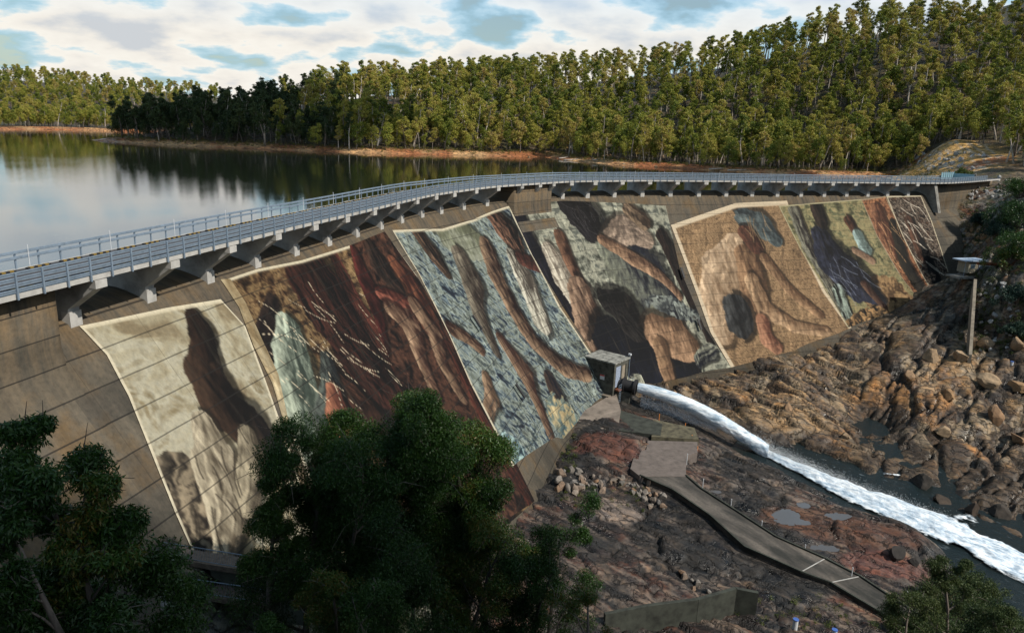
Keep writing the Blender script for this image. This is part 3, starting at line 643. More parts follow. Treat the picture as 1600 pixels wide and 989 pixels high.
for px,py,z in [(980,640,-41),(1050,650,-42.2),(930,690,-40.5),(1040,700,-41),(900,745,-40.5),(1100,740,-42.6),(900,830,-41),(1000,830,-42),(1100,850,-43),(1000,950,-41.5),(1150,780,-43.2),(1250,850,-44),(1200,930,-43),(1350,870,-44.6),(1330,960,-44),(1440,840,-45),(1420,890,-45.5),(1430,960,-45.3),(1300,800,-44.4),(1240,760,-44.2),
                # left lip of the channel, channel, pool and far bank
                (1080,625,-42.5),(1120,690,-44.2),(1200,728,-44.8),(1150,690,-46.5),(1240,730,-49),(1350,780,-49.5),(1450,830,-50.5),(1560,880,-51.5),(1600,915,-52),(1560,930,-51.5),(1560,960,-51),(1500,900,-50),(1590,985,-50),
                (1100,640,-43.5),(1180,655,-43.5),(1250,690,-46),(1330,710,-46.2),(1400,715,-48.3),(1370,680,-48.3),
                (1120,608,-41.5),(1200,625,-42),(1280,650,-43.5),(1340,668,-46.3),(1240,590,-39.5),(1330,570,-39),(1342,620,-43.5),(1380,600,-40.5),(1400,660,-44.5),(1460,690,-45.5),(1540,720,-45.6),(1600,742,-45.8),(1480,760,-47.7),(1540,785,-48.0),(1600,800,-48.2),(1430,745,-47.3),(1330,700,-46.5),
                (1400,560,-36),(1450,600,-38.5),(1520,640,-41.5),(1600,660,-42),(1450,510,-30),(1520,560,-33.5),(1600,580,-34),(1500,470,-24.5),(1560,500,-26),(1600,520,-27),(1545,440,-17.5),(1600,440,-16),(1540,395,-12.5),(1600,380,-9),(1540,330,-4),(1600,320,0),(1548,292,1.5),(1600,285,4),
                (230,955,-21),(330,955,-23.5)]: DN.append(tuple(at(px,py,z)))
DN += [(-48,18,0),(-58,0,6),(-44,5,4),(-38,25,-11),(-26,18,-8),(-24,36,-19),(-12,30,-20),(-24,46,-22),(-30,44,-21.5),(-17,48,-25),(-36,40,-19),(-12,44,-27),(-12,57,-30),(0,0,13.5),(0,12,3),(0,30,-18),(2,48,-32),(8,62,-38),(20,0,12),(22,14,0),(22,32,-17),(26,50,-32),(45,5,8),(45,22,-10),(48,45,-32),(60,0,6),(85,20,-16),(90,50,-42),(120,40,-38),(140,80,-50),(-60,-40,22),(0,-40,28),(60,-40,22),(140,-20,10),(220,20,0),(240,100,-45),(230,150,-44),(230,200,-34),(230,250,-12),(220,300,8),(200,310,9),(260,330,25),(300,260,5),(320,150,-20),(330,60,0)]
DN=np.array(DN); dn_f=tps_fit(DN[:,:2],DN[:,2],2e-4)
WL=-1.5
shore_px=[(138,219),(200,224),(300,229),(400,233),(500,237),(600,240.5),(700,242.5),(800,245),(850,246),(880,250),(920,254),(960,258),(1050,263),(1130,268),(1200,272),(1300,275),(1380,277)]
SH=[tuple(at(x,y,WL)[:2]) for x,y in shore_px]
MAIN=np.array(SH+[(150,262),(165,255),(400,100),(2500,-400),(3000,3000),(-100,3000),(60,1400),(0,900),(-60,700),(-150,590),(-215,520),(-250,470),(-252,440)])
SF=[tuple(at(x,y,WL)[:2]) for x,y in [(-420,214),(-200,206),(0,203.5),(60,202.5),(118,203.5),(180,205.5)]]
FAR=np.array([(-3000,300),(-1500,380)]+SF+[(-190,700),(-120,800),(-100,1000),(-200,3000),(-3000,3000)])
def sdist(x,y,poly):
    sh=x.shape; x=x.ravel(); y=y.ravel(); best=np.full(x.shape,1e9); ins=np.zeros(x.shape,bool)
    for i in range(len(poly)):
        a=poly[i]; b=poly[(i+1)%len(poly)]; d=b-a; L=d@d; t=np.clip(((x-a[0])*d[0]+(y-a[1])*d[1])/L,0,1)
        best=np.minimum(best,np.hypot(x-a[0]-t*d[0],y-a[1]-t*d[1]))
        c=((a[1]>y)!=(b[1]>y)); xx=(b[0]-a[0])*(y-a[1])/((b[1]-a[1]) if b[1]!=a[1] else 1e-9)+a[0]; ins^=(c&(x<xx))
    return np.where(ins,best,-best).reshape(sh)
HT=20
UP=[]
for (px,py,Y) in [(1620,-50,540),(1500,-12,560),(1400,8,570),(1300,26,580),(1240,42,590),(1160,62,600),(1080,74,610),(1000,84,620),(900,92,630),(800,97,640),(700,103,640),(600,108,610),(520,112,570),(420,124,545),(330,140,500),(250,150,480),(165,160,452)]:
    p=atY(px,py,Y); z=max(p[2]-HT,1.0); UP.append((p[0],p[1],z)); k=1.35; UP.append((p[0]*k,p[1]*k,z*0.8))
for x,y in SH[::2]: UP.append((x,y,0.5))
for px,py,Y in [(1430,270,330),(1500,268,312),(1480,242,345),(1480,218,368),(1560,264,310),(1600,245,330),(1600,205,370),(1400,225,372),(1450,120,460),(1600,110,450)]: UP.append(tuple(atY(px,py,Y)))
UP += [(260,290,20),(330,300,50),(300,220,22),(500,300,110),(700,500,160),(900,900,120),(0,1500,40),(600,1500,80),(152,266,1),(190,290,4)]
UP=np.array(UP); up_f=tps_fit(UP[:,:2],UP[:,2],2e-3)
UF=[]
for (px,py,Y) in [(-300,85,900),(0,104,900),(100,112,920),(200,121,960),(300,128,1000),(380,136,1050),(460,150,1100),(560,160,1200)]:
    p=atY(px,py,Y); UF.append((p[0],p[1],p[2]-18)); UF.append((p[0]*1.4,p[1]*1.4,p[2]-25))
for x,y in SF: UF.append((x,y,0.5))
for px,py,Y in [(0,165,640),(100,167,650),(0,135,740),(150,145,760),(-300,150,650)]: p=atY(px,py,Y); UF.append((p[0],p[1],p[2]-18))
UF=np.array(UF); uf_f=tps_fit(UF[:,:2],UF[:,2],2e-3)
def side(x,y):
    """signed distance to the dam line, positive downstream"""
    sh=x.shape; x=x.ravel(); y=y.ravel(); out=np.empty(x.shape)
    ext=np.vstack([crest[0]-tan[0]*400, crest[::4], crest[-1]+tan[-1]*400]); best=np.full(x.shape,1e9); sg=np.zeros(x.shape)
    for a,b in zip(ext[:-1],ext[1:]):
        d=b-a; L=np.hypot(*d); t=np.clip(((x-a[0])*d[0]+(y-a[1])*d[1])/L**2,0,1); q=np.hypot(x-a[0]-t*d[0],y-a[1]-t*d[1])
        c=((x-a[0])*d[1]-(y-a[1])*d[0]); m=q<best; best=np.where(m,q,best); sg=np.where(m,np.sign(c),sg)
    return (best*sg).reshape(sh)
def hill(x,y):
    dm=sdist(x,y,MAIN); df=sdist(x,y,FAR); n=fbm(x/60,y/60,4,5)-.5; m2=fbm(x/7,y/7,3,8)-.5
    def land(d,f): 
        bank=WL+np.clip(d,0,9)*0.22+m2*.9*sstep(0,4,d); k=sstep(4,30,d); return bank*(1-k)+(np.maximum(f,0.3)+n*5*sstep(10,60,d)+m2*.8)*k
    lake=WL-np.minimum(-np.maximum(dm,df)*.3,6)
    return np.where(dm>0,land(dm,up_f(x,y)),np.where(df>0,land(df,uf_f(x,y)),lake)),dm,df
def land_z(x,y):
    zu,dm,df=hill(x,y); zd=np.clip(dn_f(x,y),-54,120); sd=side(x,y); far=sstep(155,215,x)
    wdt=2+28*far; k=sstep(-wdt,wdt,sd+3*(1-far)); return zu*(1-k)+zd*k, sd, dm, df, k
# grid lines: fine over the rocks, coarse to the horizon
def lines(lo,a,b,hi,fine,mid,grow=1.12):
    L=[a]; st_=mid
    while L[-1]>lo: L.append(L[-1]-st_); st_*=grow if abs(L[-1]-a)>0 else 1
    Rr=[b]; st_=mid
    return L[::-1],Rr
def axis(segs):
    out=[]
    for a,b,st_ in segs: out+=list(np.arange(a,b,st_))
    return np.array(out+[segs[-1][1]])
ax=axis([(-6000,-1200,400),(-1200,-600,40),(-600,-260,9),(-260,-60,5),(-60,-12,1.2),(-12,165,.42),(165,215,1.2),(215,420,5),(420,800,20),(800,6000,400)])
ay=axis([(-400,-60,60),(-60,30,5),(30,62,1.5),(62,205,.42),(205,250,.8),(250,300,2),(300,460,3.2),(460,640,7),(640,1400,25),(1400,8000,500)])
GX,GY=np.meshgrid(ax,ay,indexing='ij')
GZ,SDm,DM,DF,KD=land_z(GX,GY)
# rock relief downstream
def near_px(pl): return np.array([at(*p)[:2] for p in pl])
dA=(at(1320,690,-46)-at(1130,600,-41))[:2]; dA/=np.hypot(*dA)
dB=(at(1360,690,-46)-at(1500,540,-32))[:2]; dB/=np.hypot(*dB)
dC=(at(1400,820,-45)-at(1000,680,-41))[:2]; dC/=np.hypot(*dC)
crease=near_px([(1345,520,-36),(1342,600,-42),(1345,670,-46)])
PXg=proj(np.stack([GX,GY,GZ],-1).reshape(-1,3)); PU=PXg[:,0].reshape(GX.shape); PV=PXg[:,1].reshape(GX.shape)
def seg_side(x,y,a,b): return (x-a[0])*(b[1]-a[1])-(y-a[1])*(b[0]-a[0])
ca_=crease[0]; cb_=crease[-1]
e1=sstep(-3,3,-seg_side(GX,GY,ca_,cb_)/np.hypot(*(cb_-ca_)))      # which side of the crease
def aligned(d,l,w_,seed):
    u=(GX*d[0]+GY*d[1]); v=(-GX*d[1]+GY*d[0]); wv=fbm(GX/9,GY/9,3,seed+7)*3.0
    return u/l, (v+wv)/w_
ux,vx=aligned(dA,24,3.2,3); A1=1-np.abs(fbm(ux,vx,4,11)*2-1); c1,c2,_i=voro(ux*1.4,vx*.42,12); A2=sstep(0,.12,c2-c1)
ux,vx=aligned(dB,15,3.6,4); B1=1-np.abs(fbm(ux,vx,4,21)*2-1); b1,b2,bi=voro(ux*.8,vx*.30,22); B2=sstep(0,.14,b2-b1)
ux,vx=aligned(dC,18,3.0,5); C1=1-np.abs(fbm(ux,vx,4,31)*2-1); q1,q2,ci=voro(ux*2.0,vx*.6,32); C2=sstep(0,.10,q2-q1)
# bank regions in plan
river_c=near_px([(1150,690,-46.5),(1240,730,-49),(1350,780,-49.5),(1450,830,-50.5),(1560,880,-51.5),(1640,925,-52)])
def pdist(x,y,pl):
    best=np.full(x.shape,1e9); sg=np.zeros(x.shape); al=np.zeros(x.shape); acc=0
    for a,b in zip(pl[:-1],pl[1:]):
        d=b-a; L=np.hypot(*d); t=np.clip(((x-a[0])*d[0]+(y-a[1])*d[1])/L**2,0,1); q=np.hypot(x-a[0]-t*d[0],y-a[1]-t*d[1])
        m=q<best; best=np.where(m,q,best); sg=np.where(m,np.sign((x-a[0])*d[1]-(y-a[1])*d[0]),sg); al=np.where(m,acc+t*L,al); acc+=L
    return best,sg,al
noz=at(997,606,-37.0); land_pt=at(1195,705,-46.6)
chan=np.vstack([[noz[0],noz[1]],river_c])
rd,rs,ra=pdist(GX,GY,chan); rsd=rd*rs                       # >0: near (camera) side of the river
farb=sstep(-4,3,-rsd)                                       # far bank weight
dnm=KD*sstep(-2,4,SDm)                                      # downstream mask
blocks=(bi-.5)
LA=sstep(.88,.98,A1); LB=sstep(.88,.98,B1); LC=sstep(.88,.98,C1)
LA2=sstep(.86,.97,1-np.abs(fbm(ux*1.7+5,vx*2.1,3,111)*2-1))
relA=(fbm(ux*0+GX/11,GY/11,3,88)-.5)*3.2-LA*1.5-LA2*.5+(A2-1)*1.0+(_i-.5)*1.0
relB=(fbm(GX/8,GY/8,3,89)-.5)*3.2-LB*1.2+(B2-1)*1.1+blocks*1.3
relC=(fbm(GX/8,GY/8,3,90)-.5)*1.6-LC*.7+(C2-1)*0.8+(ci-.5)*1.2
big=(fbm(GX/22,GY/22,3,41)-.5)*3.0
relB=relB+(np.abs(fbm(GX/3.2,GY/3.2,4,87)-.5)*-1.5+.25); rel=farb*(e1*relB+(1-e1)*relA)+(1-farb)*relC*0.75
inr=sstep(9,3,rd)                                           # keep the channel bed quiet
fine=(fbm(GX/1.6,GY/1.6,4,51,.6)-.5)*.55
footd=sstep(SL*16,SL*42,SDm)
MASKF=sstep(-62,-45,GX)*sstep(20,45,GY)*sstep(330,260,GY)*sstep(330,250,GX)
quiet=np.ones(GX.shape)
def flat_zone(pl,z,wd,soft=2.0):
    global GZ,quiet
    P=np.array([at(*p)[:2] for p in pl]); zz=np.array([p[2] for p in pl]); d_,s_,al_=pdist(GX,GY,P)
    L=np.r_[0,np.cumsum(np.hypot(*np.diff(P,axis=0).T))]; k=sstep(wd+soft,wd,d_); zt=np.interp(al_,L,zz)+z
    GZ=GZ*(1-k)+zt*k; quiet=quiet*(1-k)
ramp_px=[(1040,712,-40.6),(1055,752,-41.2),(1110,800,-42.0),(1200,862,-43.0),(1300,915,-43.9),(1385,952,-44.6),(1440,985,-45.2)]
GZ=GZ+(rel*(1-.7*inr)+big*dnm*.5)*dnm*quiet*MASKF*(.35+.65*footd)+fine*dnm*MASKF
flat_zone(ramp_px,-0.45,3.4,2.5)
# scattered broken rock relief on the right slope and behind the dam end
rub=MASKF*sstep(118,135,GX)*sstep(-30,-20,GZ); GZ=GZ+rub*(fbm(GX/1.1,GY/1.1,3,61)-.5)*1.6
# ---- ground colours by place (what the surface is made of)
Cg=np.zeros(GX.shape+(3,)); 
def put(m,c):
    global Cg
    Cg=Cg*(1-m[...,None])+np.asarray(c)*m[...,None]
nz1=fbm(GX/14,GY/14,4,71); nz2=fbm(GX/4,GY/4,4,73); nz3=fbm(GX/1.3,GY/1.3,3,75)
put(np.ones(GX.shape),(0.075,0.055,0.032))                                       # forest floor
put(sstep(.45,.6,nz2)*.7,(0.06,0.065,0.025))
lake_bank=np.where(np.maximum(DM,DF)>-12,1,0)*sstep(11+nz2*8,7+nz2*6,np.maximum(DM,DF))*(1-KD)
put(lake_bank,(0.34,0.135,0.055)); put(lake_bank*sstep(.4,.62,nz1)*.9,(0.50,0.33,0.17)); put(lake_bank*sstep(.5,.65,nz2)*.5,(0.25,0.10,0.045))
qz=atY(1462,244,345); qd=np.hypot((GX-qz[0])/26,(GY-qz[1])/34); qm=sstep(1.15,.9,qd+(nz2-.5)*.6)*(1-KD*.6)
put(qm,(0.50,0.31,0.10)); put(qm*sstep(.5,.62,nz1),(0.36,0.13,0.045)); put(qm*sstep(.55,.62,nz3)*.7,(0.5,0.47,0.42))
tan_c=np.array((0.30,0.19,0.095)); 
colA=(0.31,0.165,0.060); colB=(0.27,0.175,0.088); colC=(0.042,0.035,0.031)
dm_=dnm*MASKF
put(dm_,(0.05,0.05,0.03))
fb=dm_*farb
put(fb*(1-e1),colA); put(fb*(1-e1)*sstep(.42,.6,nz1),(0.28,0.18,0.09)); sA=fbm(aligned(dA,14,1.0,6)[0],aligned(dA,14,1.0,6)[1],4,115); put(fb*(1-e1)*sstep(.46,.38,sA)*.8,(0.05,0.036,0.026)); put(fb*(1-e1)*sstep(.56,.64,sA)*.6,(0.33,0.24,0.14)); put(fb*e1,colB); put(fb*e1*sstep(.5,.6,nz1)*.8,(0.34,0.175,0.065)); put(fb*sstep(.52,.62,nz2)*.65,(0.13,0.10,0.08))
cr_=np.where(e1>.5,B2*(1-LB),A2*(1-LA)*(1-.8*LA2)); put(fb*(1-cr_)*.9,(0.022,0.018,0.016))
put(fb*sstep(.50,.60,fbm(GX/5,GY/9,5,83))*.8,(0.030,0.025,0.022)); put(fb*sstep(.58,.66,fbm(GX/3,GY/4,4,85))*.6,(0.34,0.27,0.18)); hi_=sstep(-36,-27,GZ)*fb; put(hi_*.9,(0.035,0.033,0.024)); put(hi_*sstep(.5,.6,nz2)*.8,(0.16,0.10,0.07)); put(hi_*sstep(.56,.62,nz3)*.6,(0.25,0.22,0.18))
nb=dm_*(1-farb); put(nb,colC); put(nb*sstep(.48,.56,nz1)*.85,(0.120,0.050,0.030)); put(nb*sstep(.52,.6,nz2)*.7,(0.035,0.033,0.032)); put(nb*sstep(.56,.64,nz3)*.5,(0.17,0.145,0.125)); put(nb*(1-C2*(1-LC))*.85,(0.012,0.011,0.011)); put(nb*sstep(.5,.58,fbm(GX/7,GY/7,5,93))*.75,(0.014,0.014,0.014)); lay_=fbm(aligned(dC,10,.8,6)[0],aligned(dC,10,.8,6)[1],4,94); put(nb*sstep(.53,.60,lay_)*.7*sstep(.42,.55,nz1),(0.19,0.155,0.13)); put(nb*sstep(.44,.38,lay_)*.7,(0.010,0.010,0.011))
# red-brown slab left of the platform, pink streaks low on the platform's right
def spot(px,py,z,rx,ry,c,amt=.9):
    p=at(px,py,z); q=np.hypot((GX-p[0])/rx,(GY-p[1])/ry)+(nz2-.5)*.7; put(sstep(1.1,.85,q)*amt*dm_,c)
spot(950,697,-40.5,6.5,6,(0.13,0.052,0.036)); spot(1350,835,-44.6,11,4,(0.10,0.046,0.030),.7); spot(1270,815,-44.4,8,4,(0.12,0.055,0.03),.7); spot(1385,880,-45,7,3,(0.16,0.065,0.05),.8)
spot(960,790,-41,5,4,(0.27,0.22,0.19),.7); spot(985,650,-41,3.5,4,(0.16,0.05,0.018)); spot(920,860,-42,8,4,(0.022,0.022,0.022),.8)
spot(1220,650,-43,14,5,(0.29,0.20,0.11),.7)
wet=sstep(7.5,4.0,rd+(nz2-.5)*4)*dm_; put(wet*.93,(0.022,0.019,0.016)); 
low=dm_*farb*sstep(-45.0,-46.6,GZ); put(low*.8,(0.05,0.035,0.022))
grn=sstep(.56,.66,fbm(GX/6,GY/6,3,79))*nb*sstep(.3,.5,quiet); put(grn*.55*sstep(75,60,GY),(0.04,0.065,0.015))
rs2=dm_*rub; put(rs2,(0.055,0.06,0.03)); put(rs2*sstep(.5,.56,nz2),(0.13,0.055,0.025)); put(rs2*sstep(.50,.56,nz3)*.75,(0.26,0.25,0.23))
lowleft=MASKF*sstep(-2,-14,GX)*sstep(75,60,GY)*dnm; put(lowleft,(0.045,0.055,0.02)); put(lowleft*sstep(.55,.6,nz3),(0.3,0.3,0.27))
# left foreground bank
m,t,b=mat_new('ground'); va=N(t,'ShaderNodeVertexColor'); va.layer_name='paint'; geo=N(t,'ShaderNodeNewGeometry')
def stretched(d,l,w_):
    mp=N(t,'ShaderNodeMapping'); mp.vector_type='TEXTURE'; mp.inputs['Rotation'].default_value=(0,0,math.atan2(d[1],d[0])); mp.inputs['Scale'].default_value=(l,w_,1.0)
    t.links.new(geo.outputs['Position'],mp.inputs[0]); return mp.outputs[0]
f1=N(t,'ShaderNodeTexNoise',i_Scale=1.3,i_Detail=9.0,i_Roughness=0.68); t.links.new(stretched(dC,3.0,1.0),f1.inputs[0])
f2=N(t,'ShaderNodeTexNoise',i_Scale=0.35,i_Detail=6.0,i_Roughness=0.6); t.links.new(geo.outputs['Position'],f2.inputs[0])
vo=N(t,'ShaderNodeTexVoronoi',feature='DISTANCE_TO_EDGE',i_Scale=0.42); 
wp=N(t,'ShaderNodeVectorMath',operation='MULTIPLY_ADD'); t.links.new(f2.outputs['Color'],wp.inputs[0]); wp.inputs[1].default_value=(4,4,4); t.links.new(stretched(dC,2.2,1.0),wp.inputs[2]); t.links.new(wp.outputs[0],vo.inputs[0])
crk=ramp(t,vo.outputs['Distance'],[(0.0,(0.15,)*3),(0.05,(0.75,)*3),(0.12,(1,)*3)])
c=mixc(t,1.0,va.outputs[0],ramp(t,f1.outputs[0],[(0.30,(0.22,0.22,0.24)),(0.48,(0.95,0.95,0.95)),(0.70,(1.9,1.75,1.55))]),'MULTIPLY')
c=mixc(t,1.0,c,ramp(t,f2.outputs[0],[(0.32,(0.6,0.62,0.66)),(0.55,(1.1,1.05,1.0)),(0.72,(1.35,1.1,.85))]),'MULTIPLY')
c=mixc(t,0.85,c,crk,'MULTIPLY'); t.links.new(c,b.inputs['Base Color'])
t.links.new(ramp(t,f2.outputs[0],[(0.38,(0.22,)*3),(0.58,(0.85,)*3)]),b.inputs['Roughness'])
hsum=math_n(t,'ADD',math_n(t,'MULTIPLY',f1.outputs[0],0.8),math_n(t,'MULTIPLY',crk,0.5))
bp=N(t,'ShaderNodeBump',i_Strength=1.0,i_Distance=0.5); t.links.new(hsum,bp.inputs['Height']); t.links.new(bp.outputs[0],b.inputs['Normal'])
M['ground']=m
Cg=Cg*(1-.22*dm_*(1-farb))[...,None]*(1-.10*fb)[...,None]
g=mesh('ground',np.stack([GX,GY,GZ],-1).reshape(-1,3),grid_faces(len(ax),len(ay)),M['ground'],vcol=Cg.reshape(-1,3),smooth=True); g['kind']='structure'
from mathutils.interpolate import poly_3d_calc
def gz(x,y):
    i=np.clip(np.searchsorted(ax,x)-1,0,len(ax)-2); j=np.clip(np.searchsorted(ay,y)-1,0,len(ay)-2)
    fx=(x-ax[i])/(ax[i+1]-ax[i]); fy=(y-ay[j])/(ay[j+1]-ay[j])
    return (GZ[i,j]*(1-fx)+GZ[i+1,j]*fx)*(1-fy)+(GZ[i,j+1]*(1-fx)+GZ[i+1,j+1]*fx)*fy
# ------------------------------------------------------------------ reservoir
m,t,b=mat_new('lake_water'); geo=N(t,'ShaderNodeNewGeometry'); b.inputs['Base Color'].default_value=(0.012,0.016,0.010,1); b.inputs['Roughness'].default_value=0.02; b.inputs['IOR'].default_value=2.1
b.inputs['Specular IOR Level'].default_value=0.75
n1=N(t,'ShaderNodeTexNoise',i_Scale=0.9,i_Detail=5.0,i_Roughness=.6); n2=N(t,'ShaderNodeTexNoise',i_Scale=0.012,i_Detail=3.0)
t.links.new(geo.outputs['Position'],n1.inputs[0]); t.links.new(geo.outputs['Position'],n2.inputs[0])
bp=N(t,'ShaderNodeBump',i_Distance=0.02); t.links.new(ramp(t,n2.outputs[0],[(0.4,(0.25,)*3),(0.6,(0.9,)*3)]),bp.inputs['Strength']); t.links.new(n1.outputs[0],bp.inputs['Height']); t.links.new(bp.outputs[0],b.inputs['Normal'])
M['lake']=m
Vw=[]; xs_=np.linspace(0,ss[-1],60); up_edge=[W(s,-6.5,WL) for s in xs_]
pts=[(-6000,-300,WL)]+[(-6000,-300,WL)][:0]+up_edge+[(400,700,WL),(400,5000,WL),(-6000,5000,WL)]
pts=[(-6000,up_edge[0][1]-5,WL)]+up_edge+[(600,700,WL),(600,5000,WL),(-6000,5000,WL)]
lk=mesh('reservoir_water',pts,[tuple(range(len(pts)))],M['lake']); lk['kind']='structure'
# ------------------------------------------------------------------ river below the jet
cl_px=[(1150,690,-45.8),(1195,707,-46.5),(1260,736,-46.9),(1330,768,-47.3),(1400,795,-47.7),(1450,815,-48.1),(1500,838,-48.5),(1550,862,-48.9),(1620,892,-49.4),(1700,925,-49.9)]
CL=np.array([at(*p) for p in cl_px]); CLl=np.r_[0,np.cumsum(np.hypot(*np.diff(CL[:,:2],axis=0).T))]
def cl(u):
    return np.stack([np.interp(u,CLl,CL[:,i]) for i in range(3)],-1)
def cl_dir(u):
    a=cl(np.maximum(u-3,0)); b=cl(np.minimum(u+3,CLl[-1])); d=(b-a)[...,:2]; return d/np.linalg.norm(d,axis=-1)[...,None]
m,t,b=mat_new('river_water'); geo=N(t,'ShaderNodeNewGeometry'); b.inputs['Base Color'].default_value=(0.010,0.016,0.017,1); b.inputs['Roughness'].default_value=0.10; b.inputs['IOR'].default_value=1.33
n1=N(t,'ShaderNodeTexNoise',i_Scale=1.0,i_Detail=6.0,i_Roughness=0.65); mp=N(t,'ShaderNodeMapping'); mp.vector_type='TEXTURE'
dr=cl_dir(np.array([30.0]))[0]; mp.inputs['Rotation'].default_value=(0,0,math.atan2(dr[1],dr[0])); mp.inputs['Scale'].default_value=(2.4,1,1)
t.links.new(geo.outputs['Position'],mp.inputs[0]); t.links.new(mp.outputs[0],n1.inputs[0])
bp=N(t,'ShaderNodeBump',i_Strength=0.6,i_Distance=0.35); t.links.new(n1.outputs[0],bp.inputs['Height']); t.links.new(bp.outputs[0],b.inputs['Normal'])
t.links.new(ramp(t,n1.outputs[0],[(0.62,(0.010,0.016,0.017)),(0.72,(0.08,0.10,0.11)),(0.82,(0.3,0.34,0.36))]),b.inputs['Base Color'])
M['river']=m
us=np.linspace(0,CLl[-1],120); vs=np.linspace(-46,44,140); P=[]
for u in us:
    c=cl(u); d=cl_dir(np.array([u]))[0]; n=np.array([d[1],-d[0]])
    for v in vs: P.append((c[0]+n[0]*v,c[1]+n[1]*v,c[2]-0.25))
o=mesh('river',np.array(P),grid_faces(len(us),len(vs)),M['river'],smooth=True); o['kind']='structure'
def foam_mat(name,streak,dirv):
    m,t,b=mat_new(name); geo=N(t,'ShaderNodeNewGeometry'); mp=N(t,'ShaderNodeMapping'); mp.vector_type='TEXTURE'
    mp.inputs['Rotation'].default_value=(0,0,math.atan2(dirv[1],dirv[0])); mp.inputs['Scale'].default_value=(streak,1,1)
    t.links.new(geo.outputs['Position'],mp.inputs[0]); n1=N(t,'ShaderNodeTexNoise',i_Scale=1.1,i_Detail=9.0,i_Roughness=0.66); t.links.new(mp.outputs[0],n1.inputs[0])
    at_=N(t,'ShaderNodeAttribute'); at_.attribute_name='dense'
    a=math_n(t,'SUBTRACT', math_n(t,'ADD', math_n(t,'MULTIPLY',at_.outputs['Fac'],1.35), n1.outputs[0]), 0.78)
    al=math_n(t,'MULTIPLY',a,5.0,True)
    t.links.new(ramp(t,n1.outputs[0],[(0.36,(0.22,0.32,0.42)),(0.47,(0.50,0.60,0.70)),(0.60,(0.85,0.89,0.92))]),b.inputs['Base Color']); b.inputs['Roughness'].default_value=0.75
    t.links.new(al,b.inputs['Alpha']); bp=N(t,'ShaderNodeBump',i_Strength=0.8,i_Distance=0.3); t.links.new(n1.outputs[0],bp.inputs['Height']); t.links.new(bp.outputs[0],b.inputs['Normal']); return m
M['foam']=foam_mat('white_water',2.6,dr)
us=np.linspace(CLl[1]-1.5,CLl[-1],420); vs=np.linspace(-1,1,64); P=[];De=[]
for u in us:
    c=cl(u); d=cl_dir(np.array([u]))[0]; n=np.array([d[1],-d[0]]); k=(u-us[0])/40; hw=1.1+2.9*min(1,k*1.3)+1.2*max(0,k-.7)
    hw*=1+.35*(fbm(np.array([u*.22]),np.array([3.3]),4,77)[0]-.5)*2; hl=hw*(1.0+0.5*math.sin(u*.55)*min(1,k)*.3+ (0.9 if 24<u-us[0]<38 else 0)*math.sin((u-us[0]-24)/14*math.pi)*(-1))
    for v in vs:
        w_=hw*(1.25+.7*(fbm(np.array([u*.22]),np.array([9.0 if v>0 else 2.0]),4,78)[0]-.5)); x=c[0]+n[0]*v*w_; y=c[1]+n[1]*v*w_; e=1-abs(v)
        hgt=(0.75*(1-v*v)+.9*(fbm(np.array([u*.5]),np.array([v*w_*.9]),4,91)[0]-.4)*(1-v*v*.6))
        P.append((x,y,c[2]+hgt-.2)); De.append(min(.95,e*1.45))
o=mesh('white_water',np.array(P),grid_faces(len(us),len(vs)),M['foam'],smooth=True,attrs={'dense':De}); tag(o,kind='stuff'); 
# side froth where the flow meets the rocks on the far bank
def froth(px_list,wd,seed):
    A=np.array([at(*p) for p in px_list]); L=np.r_[0,np.cumsum(np.hypot(*np.diff(A[:,:2],axis=0).T))]; us=np.linspace(0,L[-1],60); vs=np.linspace(-1,1,16); P=[];De=[]
    for u in us:
        c=np.array([np.interp(u,L,A[:,i]) for i in range(3)]); q=np.array([np.interp(min(u+.5,L[-1]),L,A[:,i])-np.interp(max(u-.5,0),L,A[:,i]) for i in range(2)]); q/=np.hypot(*q)+1e-9
        for v in vs:
            P.append((c[0]+q[1]*v*wd,c[1]-q[0]*v*wd,c[2]+.12+.35*(1-v*v)*vnoise(u*2+seed,v*3+seed))); De.append((1-abs(v))*0.33*(1-abs(2*u/L[-1]-1)**3))
    o=mesh('river_froth',np.array(P),grid_faces(len(us),len(vs)),M['foam'],smooth=True,attrs={'dense':De}); tag(o,kind='stuff')
froth([(1440,800,-48),(1480,812,-48.2),(1515,808,-48.2),(1530,830,-48.4)],1.8,2)
froth([(1360,735,-47.4),(1385,742,-47.4),(1420,745,-47.4)],.7,3)
froth([(1395,855,-48.1),(1450,880,-48.6),(1500,900,-48.9)],.8,5)
froth([(1500,905,-48.9),(1530,925,-49.1),(1545,945,-49.2)],1.0,6)
# ------------------------------------------------------------------ the jet
A0=noz; A1=at(1200,708,-46.4); us=np.linspace(0,1,90); ths=np.linspace(0,2*math.pi,48,endpoint=False)
dj=(A1-A0)[:2]; dj/=np.hypot(*dj); nj=np.array([dj[1],-dj[0]]); P=[];De=[]
for u in us:
    c=A0+(A1-A0)*u; cz=-37.0-9.4*u**1.7; r=np.interp(u,[0,.12,.35,.6,.85,1],[1.1,1.3,1.5,1.6,1.5,1.8])
    for th in ths:
        k=1+.14*(fbm(np.array([u*26]),np.array([th*2.5]),3,95)[0]-.5)*(0.15+u*2.6); rz=r*k; P.append((c[0]+nj[0]*math.cos(th)*rz*.85,c[1]+nj[1]*math.cos(th)*rz*.85,cz+math.sin(th)*rz)); De.append(1.0 if math.sin(th)>-.3 else .8)
nt_=len(ths); i=np.arange(len(us)-1)[:,None]*nt_; j=np.arange(nt_)[None,:]; Fj=np.stack([i+j,i+(j+1)%nt_,i+nt_+(j+1)%nt_,i+nt_+j],-1).reshape(-1,4)
jd=A1-A0; M['jet']=foam_mat('jet_water',5.0,dj)
